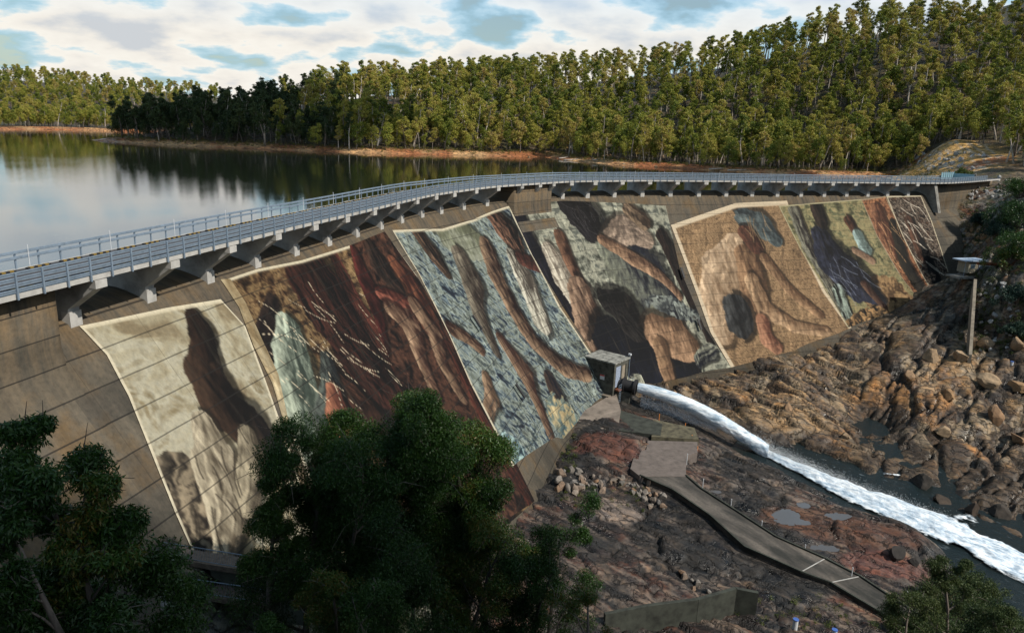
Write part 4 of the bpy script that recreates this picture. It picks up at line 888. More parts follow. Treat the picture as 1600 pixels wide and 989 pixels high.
jet=empty('water_jet',tuple(A0),label='thick white jet of water arcing out of the outlet pipe down to the river',cat='water jet')
under(mesh('jet_core',np.array(P),Fj,M['jet'],smooth=True,attrs={'dense':De}),jet)
# falling veil of spray under the near side of the jet: a lens-shaped closed volume of droplets
rg=np.random.default_rng(3); P=[];Fq=[]
def droplets(n,sampler,size):
    V=[];Fc=[]
    for k in range(n):
        p,s_=sampler(); s_=s_*size; b=len(V); a=rg.normal(size=3); a/=np.linalg.norm(a); c_=np.cross(a,rg.normal(size=3)); c_/=np.linalg.norm(c_); d_=np.cross(a,c_)
        V+= [p+a*s_,p+c_*s_,p+d_*s_,p-(a+c_+d_)*s_*.7]; Fc+=[(b,b+1,b+2),(b,b+3,b+1),(b+1,b+3,b+2),(b+2,b+3,b)]
    return V,Fc
def s_veil():
    u=rg.uniform(.03,.62); c=A0+(A1-A0)*u; cz=-37-9.4*u**1.7; fl=-41.6-2.8*u; t_=rg.uniform()**.55; z=(cz-.9)*(1-t_)+max(fl,cz-4.6)*t_; off=rg.normal()*.55
    return np.array([c[0]+nj[0]*off,c[1]+nj[1]*off,z]),rg.uniform(.4,1)*(1-.5*t_)
V,Fc=droplets(26000,s_veil,.055); M['spray']=simple('spray_droplets',(0.62,0.70,0.80),0.5,0,0.03)
under(mesh('spray_veil',V,Fc,M['spray']),jet); 
def s_land():
    u=rg.uniform(CLl[1]-2,CLl[1]+34); c=cl(u); k=(u-CLl[1])/34; hw=1.2+3.2*k; d=cl_dir(np.array([u]))[0]; n=np.array([d[1],-d[0]]); v=rg.normal()*.55
    return np.array([c[0]+n[0]*v*hw,c[1]+n[1]*v*hw,c[2]+.4+abs(rg.normal())*1.1*math.exp(-k*1.6)+.4*rg.uniform()]),rg.uniform(.3,1)
V,Fc=droplets(16000,s_land,.055); M['spray_w']=simple('white_spray',(0.85,0.88,0.9),0.6,0,0.02)
o=mesh('landing_spray',V,Fc,M['spray_w']); tag(o,kind='stuff')
def s_edge():
    u=rg.uniform(.1,1.0); c=A0+(A1-A0)*u; cz=-37-9.4*u**1.7; th=rg.uniform(0,2*math.pi); r=np.interp(u,[0,.12,.35,.6,.85,1],[1.0,1.2,1.4,1.5,1.4,1.7])*(1+abs(rg.normal())*.10*(.4+u))
    return np.array([c[0]+nj[0]*math.cos(th)*r*.85,c[1]+nj[1]*math.cos(th)*r*.85,cz+math.sin(th)*r]),rg.uniform(.3,1)
V,Fc=droplets(9000,s_edge,.05); under(mesh('jet_droplets',V,Fc,M['spray_w']),jet)
# ------------------------------------------------------------------ valve house on the face
s0,zr=187.8,31.55; zt=-zr; d0=SL*zr; s1=s0+6.0; d1=d0+7.4; sT=(s0+s1)/2
vh=empty('valve_house',W(sT,d0+3,-39),label='small dark concrete valve house at the foot of the painted face beside the jet',cat='valve house')
def pbox(mb,sa,sb,da,db,za,zb):
    t_=T(sT); n_=NN(sT); c_=C(sT); q=[]
    for z in (za,zb):
        for s_,d_ in ((sa,da),(sa,db),(sb,db),(sb,da)):
            p=c_+t_*(s_-sT)+n_*d_; q.append((p[0],p[1],z))
    return mb.hexa(q)
M['vh']=simple('algae_stained_concrete',(0.070,0.070,0.058),0.9,0,0.45,.8,.4); M['vroof']=simple('weathered_roof_slab',(0.22,0.22,0.20),0.85,0,0.5,1.1,.3)
zb=-38.6
mb=MB(); pbox(mb,s0,s0+.35,d0-4,d1,zb,zt); pbox(mb,s1-.35,s1,d0-4,d1,zb,zt); pbox(mb,s0+.35,s0+.8,d1-.35,d1,zb,zt); pbox(mb,s0+3.0,s0+3.5,d1-.35,d1,zb,zt); pbox(mb,s1-.9,s1-.35,d1-.35,d1,zb,zt); pbox(mb,s0+.8,s0+3.0,d1-.35,d1,zt-.8,zt); pbox(mb,s0+3.5,s1-.9,d1-.35,d1,zt-1.0,zt); pbox(mb,s0+3.5,s1-.9,d1-.35,d1,zb+1.3,zb+2.6); under(mb.build('walls',M['vh']),vh)
under(pbox(MB(),s0-.25,s1+.25,d0-2,d1+.3,zt+.003,zt+.32).build('roof_slab',M['vroof']),vh)
dr_=under(pbox(MB(),s0+.8,s0+3.0,d1-.22,d1-.12,zb+1.5,zt-.8).build('door',simple('grey_blue_door',(0.27,0.32,0.42),.5,0,.2)),vh); pbox(MB(),s0+2.7,s0+2.8,d1-.12,d1-.02,zb+3.2,zb+3.5).build('handle',M['steel'],dr_)
under(pbox(MB(),s0+3.5,s1-.9,d1-.26,d1-.2,zb+2.8,zt-1.0).build('vent_panel',simple('beige_panel',(0.26,0.22,0.17),.8)),vh)
def sign(sa,sb,da,db,za,zb_,nm='notice_board'):
    o=under(pbox(MB(),sa,sb,da,db,za,zb_).build(nm,M['white_paint']),vh); 
    if db-da<.15: pbox(MB(),sa,sb,db,db+.02,zb_-.28,zb_).build('red_header',M['red'],o)
    else: pbox(MB(),sa-.02,sa,da,db,zb_-.28,zb_).build('red_header',M['red'],o)
sign(s0-.05,s0,d0+4.0,d0+5.1,-35.6,-34.5); sign(s0+3.6,s0+4.7,d1,d1+.05,zb+1.3,zb+2.4)
under(MB().tube([W(s1+.2,d1+.2,zb),W(s1+.2,d1+.2,zt+.9)],.07,6).build('vent_pipe',M['steel']),vh)
under(pbox(MB(),s1+.0,s1+.45,d1-.2,d1+.4,zt+.7,zt+1.1).build('floodlight',M['white_paint']),vh)
under(pbox(MB(),s0+.6,s1+1.5,d1,d1+1.1,zb+1.0,zb+1.3).build('walkway',M['rust']),vh)
ld=MB()
for q_ in (s0+.9,s0+1.5): ld.bar(W(q_,d1+1.15,zb-2.4),W(q_,d1+1.15,zb+2.3),.06,.06,up=(1,0,0))
for k in range(11): ld.bar(W(s0+.9,d1+1.15,zb-2.2+.4*k),W(s0+1.5,d1+1.15,zb-2.2+.4*k),.04,.04)
under(ld.build('ladder',M['steel']),vh)
hr=MB()
for k in range(5): hr.tube([W(s0+.6+1.7*k,d1+1.05,zb+1.3),W(s0+.6+1.7*k,d1+1.05,zb+2.4)],.035,6)
hr.tube([W(s0+.6,d1+1.05,zb+2.4),W(s0+7.4,d1+1.05,zb+2.4)],.035,6); hr.tube([W(s0+.6,d1+1.05,zb+1.9),W(s0+7.4,d1+1.05,zb+1.9)],.03,6)
under(hr.build('handrail',M['steel']),vh)
# base block and concrete steps below the house
base=MB(); pbox(base,s0-1.2,s1+1.5,d0-2,d1-.3,-42.5,zb-.003)
ob=base.build('plinth',simple('brown_concrete',(0.17,0.14,0.11),.9,0,.3,.6,.3)); under(ob,vh)
# outlet
nz0=np.array(noz); v3=np.array([dj[0],dj[1],-0.05])
outl=empty('outlet_pipe',tuple(nz0-v3*5),label='black flanged outlet pipe with the white jet leaving its mouth',cat='outlet pipe')
under(MB().tube([nz0-v3*7,nz0-v3*.4],1.25,24).build('pipe',M['black']),outl); under(MB().tube([nz0-v3*.9,nz0-v3*.35],1.75,24).build('flange',M['black']),outl); under(MB().tube([nz0-v3*3.4,nz0-v3*2.9],1.7,24).build('flange',M['black']),outl)
under(MB().bar(nz0-v3*6+(0,0,-3.2),nz0-v3*1.5+(0,0,-3.2),2.6,4.0).build('support_block',M['vh']),outl)
# ------------------------------------------------------------------ platform, path and walls on the rocks
def slab(name,px,z0,thick,mat,label,cat,zs=None,parent=None):
    P=[at(x,y,(zs[i] if zs else z0)) for i,(x,y) in enumerate(px)]; n=len(P)
    V=[tuple(p) for p in P]+[(p[0],p[1],p[2]-thick) for p in P]
    a=sum(P[i][0]*P[(i+1)%n][1]-P[(i+1)%n][0]*P[i][1] for i in range(n))
    top=tuple(range(n)) if a>0 else tuple(range(n))[::-1]; f=[top,tuple(n+i for i in top[::-1])]
    for i in range(n):
        j=(i+1)%n; f.append((i,n+i,n+j,j) if a>0 else (j,n+j,n+i,i))
    o=mesh(name,V,f,mat); 
    if label: tag(o,label,cat)
    return o
def path_mat():
    m,t,b=mat_new('worn_concrete'); geo=N(t,'ShaderNodeNewGeometry'); uv=geo.outputs['Position']
    n1=N(t,'ShaderNodeTexNoise',i_Scale=0.28,i_Detail=6.0,i_Roughness=0.6); n2=N(t,'ShaderNodeTexNoise',i_Scale=2.5,i_Detail=8.0,i_Roughness=.7)
    mp=N(t,'ShaderNodeMapping'); mp.vector_type='TEXTURE'; mp.inputs['Rotation'].default_value=(0,0,math.atan2(rd_[1],rd_[0])); mp.inputs['Scale'].default_value=(3,.8,1); t.links.new(uv,mp.inputs[0]); t.links.new(mp.outputs[0],n1.inputs[0]); t.links.new(uv,n2.inputs[0])
    c=ramp(t,n1.outputs[0],[(0.38,(0.022,0.022,0.019)),(0.5,(0.06,0.054,0.047)),(0.64,(0.12,0.105,0.09))]); c=mixc(t,1.0,c,ramp(t,n2.outputs[0],[(0.3,(.7,.7,.7)),(0.7,(1.25,1.22,1.2))]),'MULTIPLY')
    t.links.new(c,b.inputs['Base Color']); b.inputs['Roughness'].default_value=.9; bp=N(t,'ShaderNodeBump',i_Strength=.3,i_Distance=.05); t.links.new(n2.outputs[0],bp.inputs['Height']); t.links.new(bp.outputs[0],b.inputs['Normal']); return m
RP=np.array([at(*p) for p in ramp_px]); rd_=RP[-1][:2]-RP[1][:2]; rd_/=np.hypot(*rd_); M['path']=path_mat()
# path: edges traced on its own sloping surface
Lx=[(1000,742),(1052,765),(1100,808),(1150,858),(1240,898),(1284,912),(1350,950),(1430,995)]
Rx=[(1072,742),(1095,762),(1150,797),(1213,838),(1290,872),(1345,900),(1390,930),(1475,985)]
zz=[-40.75,-41.0,-41.7,-42.3,-43.2,-43.8,-44.3,-45.0]
V=[];nP=len(Lx)
Lx=[(a[0]+(b_[0]-a[0])*(.22 if i_>1 else 0),a[1]+(b_[1]-a[1])*(.22 if i_>1 else 0)) for i_,(a,b_) in enumerate(zip(Lx,Rx))]
for (a,b_,z) in zip(Lx,Rx,zz):
    A_=at(*a,z);B_=at(*b_,z); V+=[tuple(A_),tuple(B_),(A_[0],A_[1],z-2),(B_[0],B_[1],z-2)]
f=[]
for i in range(nP-1):
    k=4*i; f+=[(k,k+4,k+5,k+1),(k,k+2,k+6,k+4),(k+1,k+5,k+7,k+3)]
f+=[(0,1,3,2),(4*nP-4,4*nP-2,4*nP-1,4*nP-3)]
pth=mesh('path',V,f,M['path']); pth['kind']='structure'
mb=MB()
for e in (Lx,Rx):
    for (p,z),(q,z2) in zip(list(zip(e,zz))[:-1],list(zip(e,zz))[1:]): mb.bar(at(*p,z+.11),at(*q,z2+.11),.28,.26)
kb_=mb.build('path_kerb',M['concrete_dark']); kb_['kind']='structure'
jn=MB(); 
for i in (4,5): jn.bar(at(*Lx[i],zz[i]+.005)+(0.2,0,0.02),at(*Rx[i],zz[i]+.005)+(0,0,.02),.14,.05)
o=jn.build('path_joint',M['concrete_light']); o['kind']='structure'
plat=slab('platform',[(1012,688),(1090,690),(1090,706),(1075,712),(1072,728),(1072,744),(1000,744),(985,732),(992,708),(1010,702)],-40.7,2.2,simple('pinkish_concrete_pad',(0.13,0.107,0.095),.9,0,.22,.8,.2),'flat pinkish concrete pad at the head of the ramp',"concrete pad")
slab('apron',[(890,655),(962,612),(970,640),(965,676),(905,662)],-39.3,2.5,simple('brown_apron_concrete',(0.17,0.14,0.115),.9,0,.3,.5,.2),'sloping brown concrete apron under the valve house','concrete apron',zs=[-39.6,-38.6,-39.5,-40.4,-40.2])
slab('weir_block',[(968,640),(1000,650),(1035,662),(1032,680),(1000,676),(965,672)],-40.1,2.5,M['concrete_dark'],'low dark block of stained concrete between the apron and the pad','concrete block')
slab('low_wall',[(1020,655),(1085,668),(1092,686),(1018,682)],-40.2,2.4,simple('mossy_wall',(0.09,0.08,0.05),.9,0,.5,.8,.3),'low mossy concrete wall along the top of the pad','low wall')
# big retaining wall at the bottom
wl=[(945,958),(1010,945),(1090,935),(1150,918),(1185,925)]; mb=MB(); zw=-38.8
for a,b_ in zip(wl[:-1],wl[1:]):
    A_=at(*a,zw);B_=at(*b_,zw); mb.bar(A_-(0,0,2.2),B_-(0,0,2.2),.5,4.4)
o=mb.build('retaining_wall',M['concrete_dark']); tag(o,'long low dark green stained retaining wall at the bottom edge below the rocks','retaining wall')
# curved dark gutter through the rocks
# marker posts
def post(px,py,z,h,mat,label,cat,grp=None,r=.07):
    p=at(px,py,z); zz_=float(gz(p[0],p[1])); o=empty('marker_post',(p[0],p[1],min(z,zz_+.1)),label=label,cat=cat)
    MB().tube([(0,0,-.4),(0,0,h)],r,8).build('stake',mat,o); MB().tube([(0,0,h),(0,0,h+.08)],r*1.25,8).build('cap',mat,o)
    if grp: o['group']=grp
for px,py,z,l in [(1073,722,-40.7,'white marker post on the outer corner of the concrete pad'),(1098,760,-41.2,'white marker post beside the head of the ramp, next to a white rail'),(1142,790,-42,'white marker post at the bend of the ramp'),(1190,821,-42.8,'white marker post beside the middle of the ramp, left of the puddles'),(1257,862,-43.3,'white marker post beside the ramp below the puddles'),(1330,902,-44,'white marker post beside the lower ramp'),(1415,940,-45,'white marker post by the bushes at the foot of the ramp')]:
    post(px,py,z,2.0,M['white_paint'],l,'marker post','white posts along the ramp')
for px,py,z,l in [(1030,652,-40,'orange marker post nearest the outlet pipe'),(1071,662,-40.2,'orange marker post below the middle of the jet'),(1081,684,-40.7,'orange marker post on the far corner of the pad'),(1090,700,-40.7,'orange marker post on the near end of the pad wall')]:
    post(px,py,z,1.7,M['orange'],l,'marker post','orange posts by the jet')
def stub(px,py,z,h,r,label):
    p=at(px,py,z); o=empty('pipe_stub',tuple(p),label=label,cat='pipe'); MB().tube([(0,0,-1.5),(0,0,h)],r,14).build('pipe_body',M['white_paint'],o); MB().tube([(0,0,h),(0,0,h+.10)],r*1.1,14).build('blue_cap',simple('blue_cap',(0.06,0.13,0.4),.5),o)
stub(1241,985,-42.6,1.6,.33,'white pipe with a blue cap standing upright at the bottom edge'); stub(1303,992,-42.8,.75,.33,'lower white pipe with a blue cap right of the tall one'); stub(1580,572,-34,1.1,.35,'short white pipe on the rocky right bank')
# puddles on the rock
M['puddle']=m=bpy.data.materials.new('puddle_water'); m.use_nodes=True; bb=m.node_tree.nodes['Principled BSDF']; bb.inputs['Base Color'].default_value=(0.09,0.085,0.085,1); bb.inputs['Roughness'].default_value=.08; bb.inputs['IOR'].default_value=1.5
for k,(px,py,rx,ry) in enumerate([(1235,812,2.4,2.1),(1222,803,1.6,1.0),(1290,858,1.7,1.0),(1255,788,1.2,.8),(1312,806,2.0,1.0),(1118,768,1.2,.7)]):
    p=at(px,py,-43.6); zc=float(gz(p[0],p[1])); p=at(px,py,zc); zc=float(gz(p[0],p[1]))-.12; r_=np.random.default_rng(k); V=[]
    for a in np.linspace(0,2*math.pi,28,endpoint=False):
        V.append((p[0]+math.cos(a)*rx*1.9,p[1]+math.sin(a)*ry*1.9,zc))
    # settle the rock under the puddle: water finds the hollow
    i0,i1=np.searchsorted(ax,[p[0]-rx*2.2,p[0]+rx*2.2]); j0,j1=np.searchsorted(ay,[p[1]-ry*2.2,p[1]+ry*2.2])
    sub=(np.hypot((GX[i0:i1,j0:j1]-p[0])/rx,(GY[i0:i1,j0:j1]-p[1])/ry)); sub=sub+(fbm(GX[i0:i1,j0:j1]/1.6,GY[i0:i1,j0:j1]/1.6,3,96+k)-.5)*1.5; kk=sstep(1.25,.7,sub); GZ[i0:i1,j0:j1]=GZ[i0:i1,j0:j1]*(1-kk)+(zc-.25)*kk; out_=sstep(.9,1.4,sub); GZ[i0:i1,j0:j1]=np.maximum(GZ[i0:i1,j0:j1],np.where(out_>0.1,zc+.04+out_*.12,-99))
    o=mesh('puddle',V,[tuple(range(len(V)))],M['puddle']); o['kind']='structure'
me=g.data; co=np.stack([GX,GY,GZ],-1).reshape(-1,3).astype(np.float32); me.vertices.foreach_set('co',co.ravel()); me.update()
# loose rocks
def rock_mesh(seed):
    import bmesh
    bm=bmesh.new(); bmesh.ops.create_icosphere(bm,subdivisions=3,radius=1); r_=random.Random(seed)
    pl=[(Vector((r_.gauss(0,1),r_.gauss(0,1),r_.gauss(0,1))).normalized(), r_.uniform(.45,.85)) for _ in range(11)]
    for v in bm.verts:
        for n_,d_ in pl:
            k=v.co.dot(n_)-d_
            if k>0: v.co-=n_*k
        v.co+=Vector((r_.uniform(-.02,.02),)*3)
    me=bpy.data.meshes.new('rock'); bm.to_mesh(me); bm.free(); return me
def rockmat(name,c1,c2,c3):
    m,t,b=mat_new(name); oi=N(t,'ShaderNodeObjectInfo'); tcn=N(t,'ShaderNodeTexCoord'); nz=N(t,'ShaderNodeTexNoise',i_Scale=2.0,i_Detail=8.0,i_Roughness=.65); t.links.new(tcn.outputs['Object'],nz.inputs[0])
    c=ramp(t,oi.outputs['Random'],[(0,c1),(.5,c2),(1,c3)]); c=mixc(t,1.0,c,ramp(t,nz.outputs[0],[(.3,(.5,.5,.5)),(.7,(1.35,1.3,1.25))]),'MULTIPLY'); t.links.new(c,b.inputs['Base Color']); b.inputs['Roughness'].default_value=.9
    bp=N(t,'ShaderNodeBump',i_Strength=.6,i_Distance=.1); t.links.new(nz.outputs[0],bp.inputs['Height']); t.links.new(bp.outputs[0],b.inputs['Normal']); return m
M['rock']=rockmat('broken_rock',(0.14,0.135,0.13),(0.20,0.18,0.16),(0.19,0.11,0.06)); M['rock_tan']=rockmat('tan_boulder',(0.28,0.17,0.085),(0.30,0.22,0.14),(0.22,0.13,0.07)); M['rock_dark']=rockmat('wet_rock',(0.02,0.018,0.018),(0.035,0.03,0.025),(0.05,0.035,0.025))
protos=[rock_mesh(k) for k in range(7)]
for me in protos: me.materials.append(M['rock'])
pt2=[me.copy() for me in protos]
for me in pt2: me.materials.clear(); me.materials.append(M['rock_tan'])
pt3=[me.copy() for me in protos]
for me in pt3: me.materials.clear(); me.materials.append(M['rock_dark'])
pt4=[me.copy() for me in protos]
M['rock_pale']=rockmat('grey_riprap',(0.26,0.27,0.28),(0.36,0.36,0.36),(0.20,0.19,0.17))
for me in pt4: me.materials.clear(); me.materials.append(M['rock_pale'])
def hit(px,py):
    r=ray(px,py); r=r/r[1]; ys=np.arange(25,460,.5); x=r[0]*ys; z=H+r[2]*ys; g_=np.array([gz(a,b_) for a,b_ in zip(x,ys)]); w_=np.nonzero(z<g_)[0]
    if not len(w_): return None
    y=ys[w_[0]]-.25; return np.array([r[0]*y,y,float(gz(r[0]*y,y))])
def put_rock(px,py,z,r,pr,label,grp,k,flat=.75,name='rock'):
    p=hit(px,py)
    if p is None: return None
    o=bpy.data.objects.new(name,pr[k%len(pr)]); col.objects.link(o); q=random.Random(k*7+3); o.location=(p[0],p[1],p[2]+r*.25); o.rotation_euler=(q.uniform(0,6),q.uniform(0,6),q.uniform(0,6)); s_=r*q.uniform(.8,1.2); o.scale=(s_*q.uniform(.9,1.3),s_,s_*q.uniform(.65,1)); tag(o,label,'rock',grp); return o
q=random.Random(5)
line_=[(890,748),(920,752),(950,758),(975,752),(1000,765),(1015,775),(1030,790),(1040,770)]
for k in range(62):
    i=q.randrange(len(line_)-1); t_=q.random(); x=line_[i][0]*(1-t_)+line_[i+1][0]*t_+q.gauss(0,7); y=line_[i][1]*(1-t_)+line_[i+1][1]*t_+q.gauss(0,7)
    put_rock(x,y,-41,q.uniform(.3,.8),protos,'broken angular rock in the pile curving below the concrete pad','loose rocks heaped below the concrete pad',k)
for k in range(9): put_rock(1070+k*5+q.gauss(0,5),895+k*5+q.gauss(0,6),-42,q.uniform(.35,.7),protos,'pale block in the short string of rocks above the retaining wall','string of pale rocks above the retaining wall',k+70)
for k in range(16): put_rock(q.uniform(870,910),q.uniform(735,775),-40,q.uniform(.5,1.2),protos,'grey and tan block against the foot of the painted face','blocks at the foot of the painted face',k+90)
for k in range(40): 
    x=q.uniform(1525,1600); y=q.uniform(440,560)-(x-1525)*.2; put_rock(x,y,-20,q.uniform(.35,.9),pt4,'grey stone scattered on the slope right of the tall narrow wall','grey stones on the slope right of the tall wall',k+120)
for k in range(60): put_rock(q.uniform(1510,1575),q.uniform(276,312),0,q.uniform(.35,.8),pt4,'pale stone of the stony bank under the right end of the deck','pale stones under the right end of the deck',k+170)
for k in range(22): put_rock(q.uniform(1505,1550),q.uniform(358,385),-8,q.uniform(.4,.9),pt2,'tan block in the stony ledge above the small control house','tan blocks above the control house',k+240)
for k,(x,y,r) in enumerate([(1440,762,2.0),(1470,790,1.7),(1500,775,1.3),(1455,808,1.3),(1210,712,1.6),(1180,700,1.2),(1400,865,1.3),(1520,800,1.5),(1430,880,1.0),(1560,812,1.6)]): put_rock(x,y,-47,r*1.2,pt3,['black wet boulder splitting the white water','black boulder right of the white water','smaller black boulder at the edge of the ripples','black boulder washed by froth','dark rock where the jet lands','dark rock just left of where the jet lands','dark wet rock on the near bank of the river','black rock in the ripples right of the froth','low dark rock near the bushes by the river','rightmost black boulder beside the rapids'][k],None,k+300)
for k,(x,y,r) in enumerate([(1545,600,2.6),(1480,620,2.2),(1555,655,2.8),(1590,690,2.6),(1500,560,2.0),(1455,560,2.2),(1590,610,2.0),(1420,590,2.0),(1590,540,1.6),(1540,540,1.7),(1320,681,1.2),(1470,680,1.8),(1230,640,1.6)]): put_rock(x,y,-40,r,pt2,['big round tan boulder on the upper right bank','tan boulder in the middle of the right bank','flat brown boulder low on the right bank','broad orange boulder at the right edge above the water','pinkish boulder below the tall narrow wall','tan block at the foot of the tall narrow wall','rounded boulder at the right edge of the bank','dark-seamed block above the deep crease','small tan boulder near the short white pipe','tan boulder left of the short white pipe','small flat rock at the edge of the dark pool','smooth tan block over the dark pool','orange flat stone on the slab above the jet'][k],None,k+330,name='boulder')
for k in range(14): put_rock(q.uniform(205,330),q.uniform(930,975),-21,q.uniform(.3,.8),pt4,'pale rock among the weeds below the walkway','pale rocks below the walkways',k+360)
# ------------------------------------------------------------------ tall narrow wall and control house at the right end
a1=hit(1519,462)+(0,0,3.6); a2=hit(1514,566)+(0,0,1.6); tw=MB(); dn=(a2-a1); n_=np.array([dn[1],-dn[0],0]); n_/=np.linalg.norm(n_)
for (p,q_) in ((a1,a2),): 
    b_=[p-n_*.35,p+n_*.35,q_+n_*.35,q_-n_*.35]; tw.hexa([(v[0],v[1],v[2]-5) for v in b_]+[(v[0],v[1],v[2]+.6) for v in b_])
tag(tw.build('training_wall',simple('pale_wall_concrete',(0.25,0.21,0.16),.9,0,.25,.5,.2)),'tall narrow pale concrete wall running down the bank below the control house','training wall')
# bank ledge
ch0=at(1512,425,-17.5); hx=np.array([.96,.28,0.]); hy=np.array([-.28,.96,0.])
ch=empty('control_house',tuple(ch0),rz=math.atan2(hx[1],hx[0]),label='small control house with a pale blue flat roof at the right foot of the dam',cat='control house')
MB().box((0.6,0,1.6),(5.2,3.6,3.2)).build('walls',simple('cream_block_wall',(0.24,0.22,0.17),.85,0,.2),ch); MB().box((0.2,-.1,3.45),(8.0,4.6,.28)).build('roof',M['bluewhite'],ch); MB().box((2.3,-1.83,1.3),(1.9,.06,2.6)).build('door',M['bluewhite'],ch); MB().box((-.6,-1.83,1.9),(1.5,.06,1.2)).build('window',M['glass_blue'],ch)
for x in (-3.6,3.9): MB().tube([(x,-2.1,-1),(x,-2.1,3.4)],.07,6).build('post',M['steel'],ch)
mb=MB(); mb.box((3,-.5,-1.1),(17,5,.5)); mb.build('floor_slab',M['concrete'],ch); MB().box((2.6,-3.0,-3.0),(3.4,.2,4.0)).build('blue_panel',M['bluewhite'],ch)
st_=MB()
for k in range(12): st_.box((1.2-.0*k,-3.2-.25*k,-.9-.35*k),(1.3,.25,.1))
st_.build('stairs',M['steel'],ch)
mb=MB()
for k in range(8): mb.tube([(4.5+k*1.0,-2.7,-.9),(4.5+k*1.0,-2.7,.3)],.05,6)
mb.tube([(4.5,-2.7,.3),(11.5,-2.7,.3)],.04,6); mb.tube([(4.5,-2.7,-.2),(11.5,-2.7,-.2)],.04,6); mb.build('railing',M['steel'],ch)
fr=empty('gantry_frame',tuple(at(1580,415,-14)),label='small grey steel gantry frame right of the control house',cat='gantry')
mb=MB()
for x in (-1.4,1.4):
    for y in (-.8,.8): mb.tube([(x,y,-2),(x,y,3)],.09,6)
mb.box((0,0,3),(3.2,2,.12)); mb.box((0,0,1.2),(3.2,2,.08)); mb.build('frame',M['steel'],fr); MB().tube([(-9,0,.2),(-1,0,.2)],.4,12).build('pipe',M['rust'],fr)
# ------------------------------------------------------------------ two walkways at the left foot
def walkway(A_,B_,h,label,wd=1.5,ang_first=True):
    A_=np.array(A_);B_=np.array(B_); o=empty('walkway',tuple(A_),label=label,cat='walkway',group='railed walkways at the foot of the dam'); d=B_-A_; L=np.linalg.norm(d); d/=L; n=np.array([-d[1],d[0],0]); n/=np.linalg.norm(n)
    b_=[A_,B_,B_+n*wd,A_+n*wd]
    under(MB().hexa([(v[0],v[1],v[2]-.45) for v in b_]+[(v[0],v[1],v[2]) for v in b_]).build('slab',simple('walkway_concrete',(0.17,0.13,0.10),.9,0,.3)),o)
    rl=MB(); up=np.array([0,0,h]); 
    A2=A_+n*.1-d*1.0; rl.tube([A_+n*.1,A_+n*.1-d*1.3+up],.035,6); rl.tube([A_+n*.1-d*1.3+up,B_+n*.1+up],.04,6); rl.tube([A_+n*.1+(0,0,.12),B_+n*.1+(0,0,.12)],.03,6); rail=under(rl.build('handrail',M['steel']),o)
    bl=MB()
    for k in range(int(L/.14)): 
        p=A_+n*.1+d*k*.14; bl.tube([p+(0,0,.1),p+up],.013,4,False)
    for k in range(9):
        p=A_+n*.1-d*1.3*(k+1)/10; bl.tube([p+up*(k+1)/10,p+up],.013,4,False)
    bl.build('balusters',M['steel'],rail); return o
wa0=at(268,872,-16.6); wa1=at(400,893,-18.0); 
walkway(wa0,wa0+(at(470,905,-16.9)-wa0),1.25,'upper railed walkway jutting from the left foot of the painted face')
wb0=at(217,915,-18.4); walkway(wb0,at(420,945,-18.9),1.25,'lower railed walkway in front of the pale blue tank')
# wall between the walkways
p0=at(268,877,-16.9)+(0,.4,0); p1=at(470,910,-17.2)+(0,.4,0)
mb=MB(); dd_=p1-p0; n=np.array([-dd_[1],dd_[0],0]); n/=np.linalg.norm(n); p0=p0+n*.4;p1=p1+n*.4
b_=[p0,p1,p1+n*.4,p0+n*.4]; mb.hexa([(v[0],v[1],v[2]-4.5) for v in b_]+[(v[0],v[1],v[2]-.3) for v in b_]); tag(mb.build('chamber_wall',simple('green_stained_wall',(0.13,0.14,0.11),.9,0,.35,.7)),'green stained concrete wall under the upper walkway','wall')
tk0=at(262,905,-18.2); tk1=at(302,912,-18.3); tk0=tk0+n*1.0; tk1=tk1+n*1.0
tank=empty('tank',tuple(tk0),label='pale blue cylindrical pipe section with black ends behind the lower railing',cat='tank')
dv=(tk1-tk0)/np.linalg.norm(tk1-tk0)
under(MB().tube([tk0,tk1],.55,20).build('shell',M['bluewhite']),tank); under(MB().tube([tk0-dv*.5,tk0+dv*.001],.60,20).build('end_cap',M['black']),tank); under(MB().tube([tk1,tk1+dv*.7],.60,20).build('end_cap',M['black']),tank)
# ------------------------------------------------------------------ trees
def leaf_cloud(r_, centers, radii, n_per, size, droop=.4, aspect=.35):
    """small pointed leaves spread through clumps"""
    C_=np.repeat(centers,n_per,0); Rr=np.repeat(radii,n_per,0); n=len(C_)
    d=r_.normal(size=(n,3)); d/=np.linalg.norm(d,axis=1)[:,None]; rad=r_.uniform(0,1,n)**.45; P=C_+d*Rr*rad[:,None]
    ax_=r_.normal(size=(n,3)); ax_[:,2]-=droop*2; ax_/=np.linalg.norm(ax_,axis=1)[:,None]
    sd=np.cross(ax_,r_.normal(size=(n,3))); sd/=np.linalg.norm(sd,axis=1)[:,None]; s_=size*r_.uniform(.6,1.3,n)[:,None]
    V=np.stack([P,P+ax_*s_*.45+sd*s_*aspect*.5,P+ax_*s_,P+ax_*s_*.45-sd*s_*aspect*.5],1).reshape(-1,3); Fc=np.arange(4*n).reshape(-1,4); return V,Fc
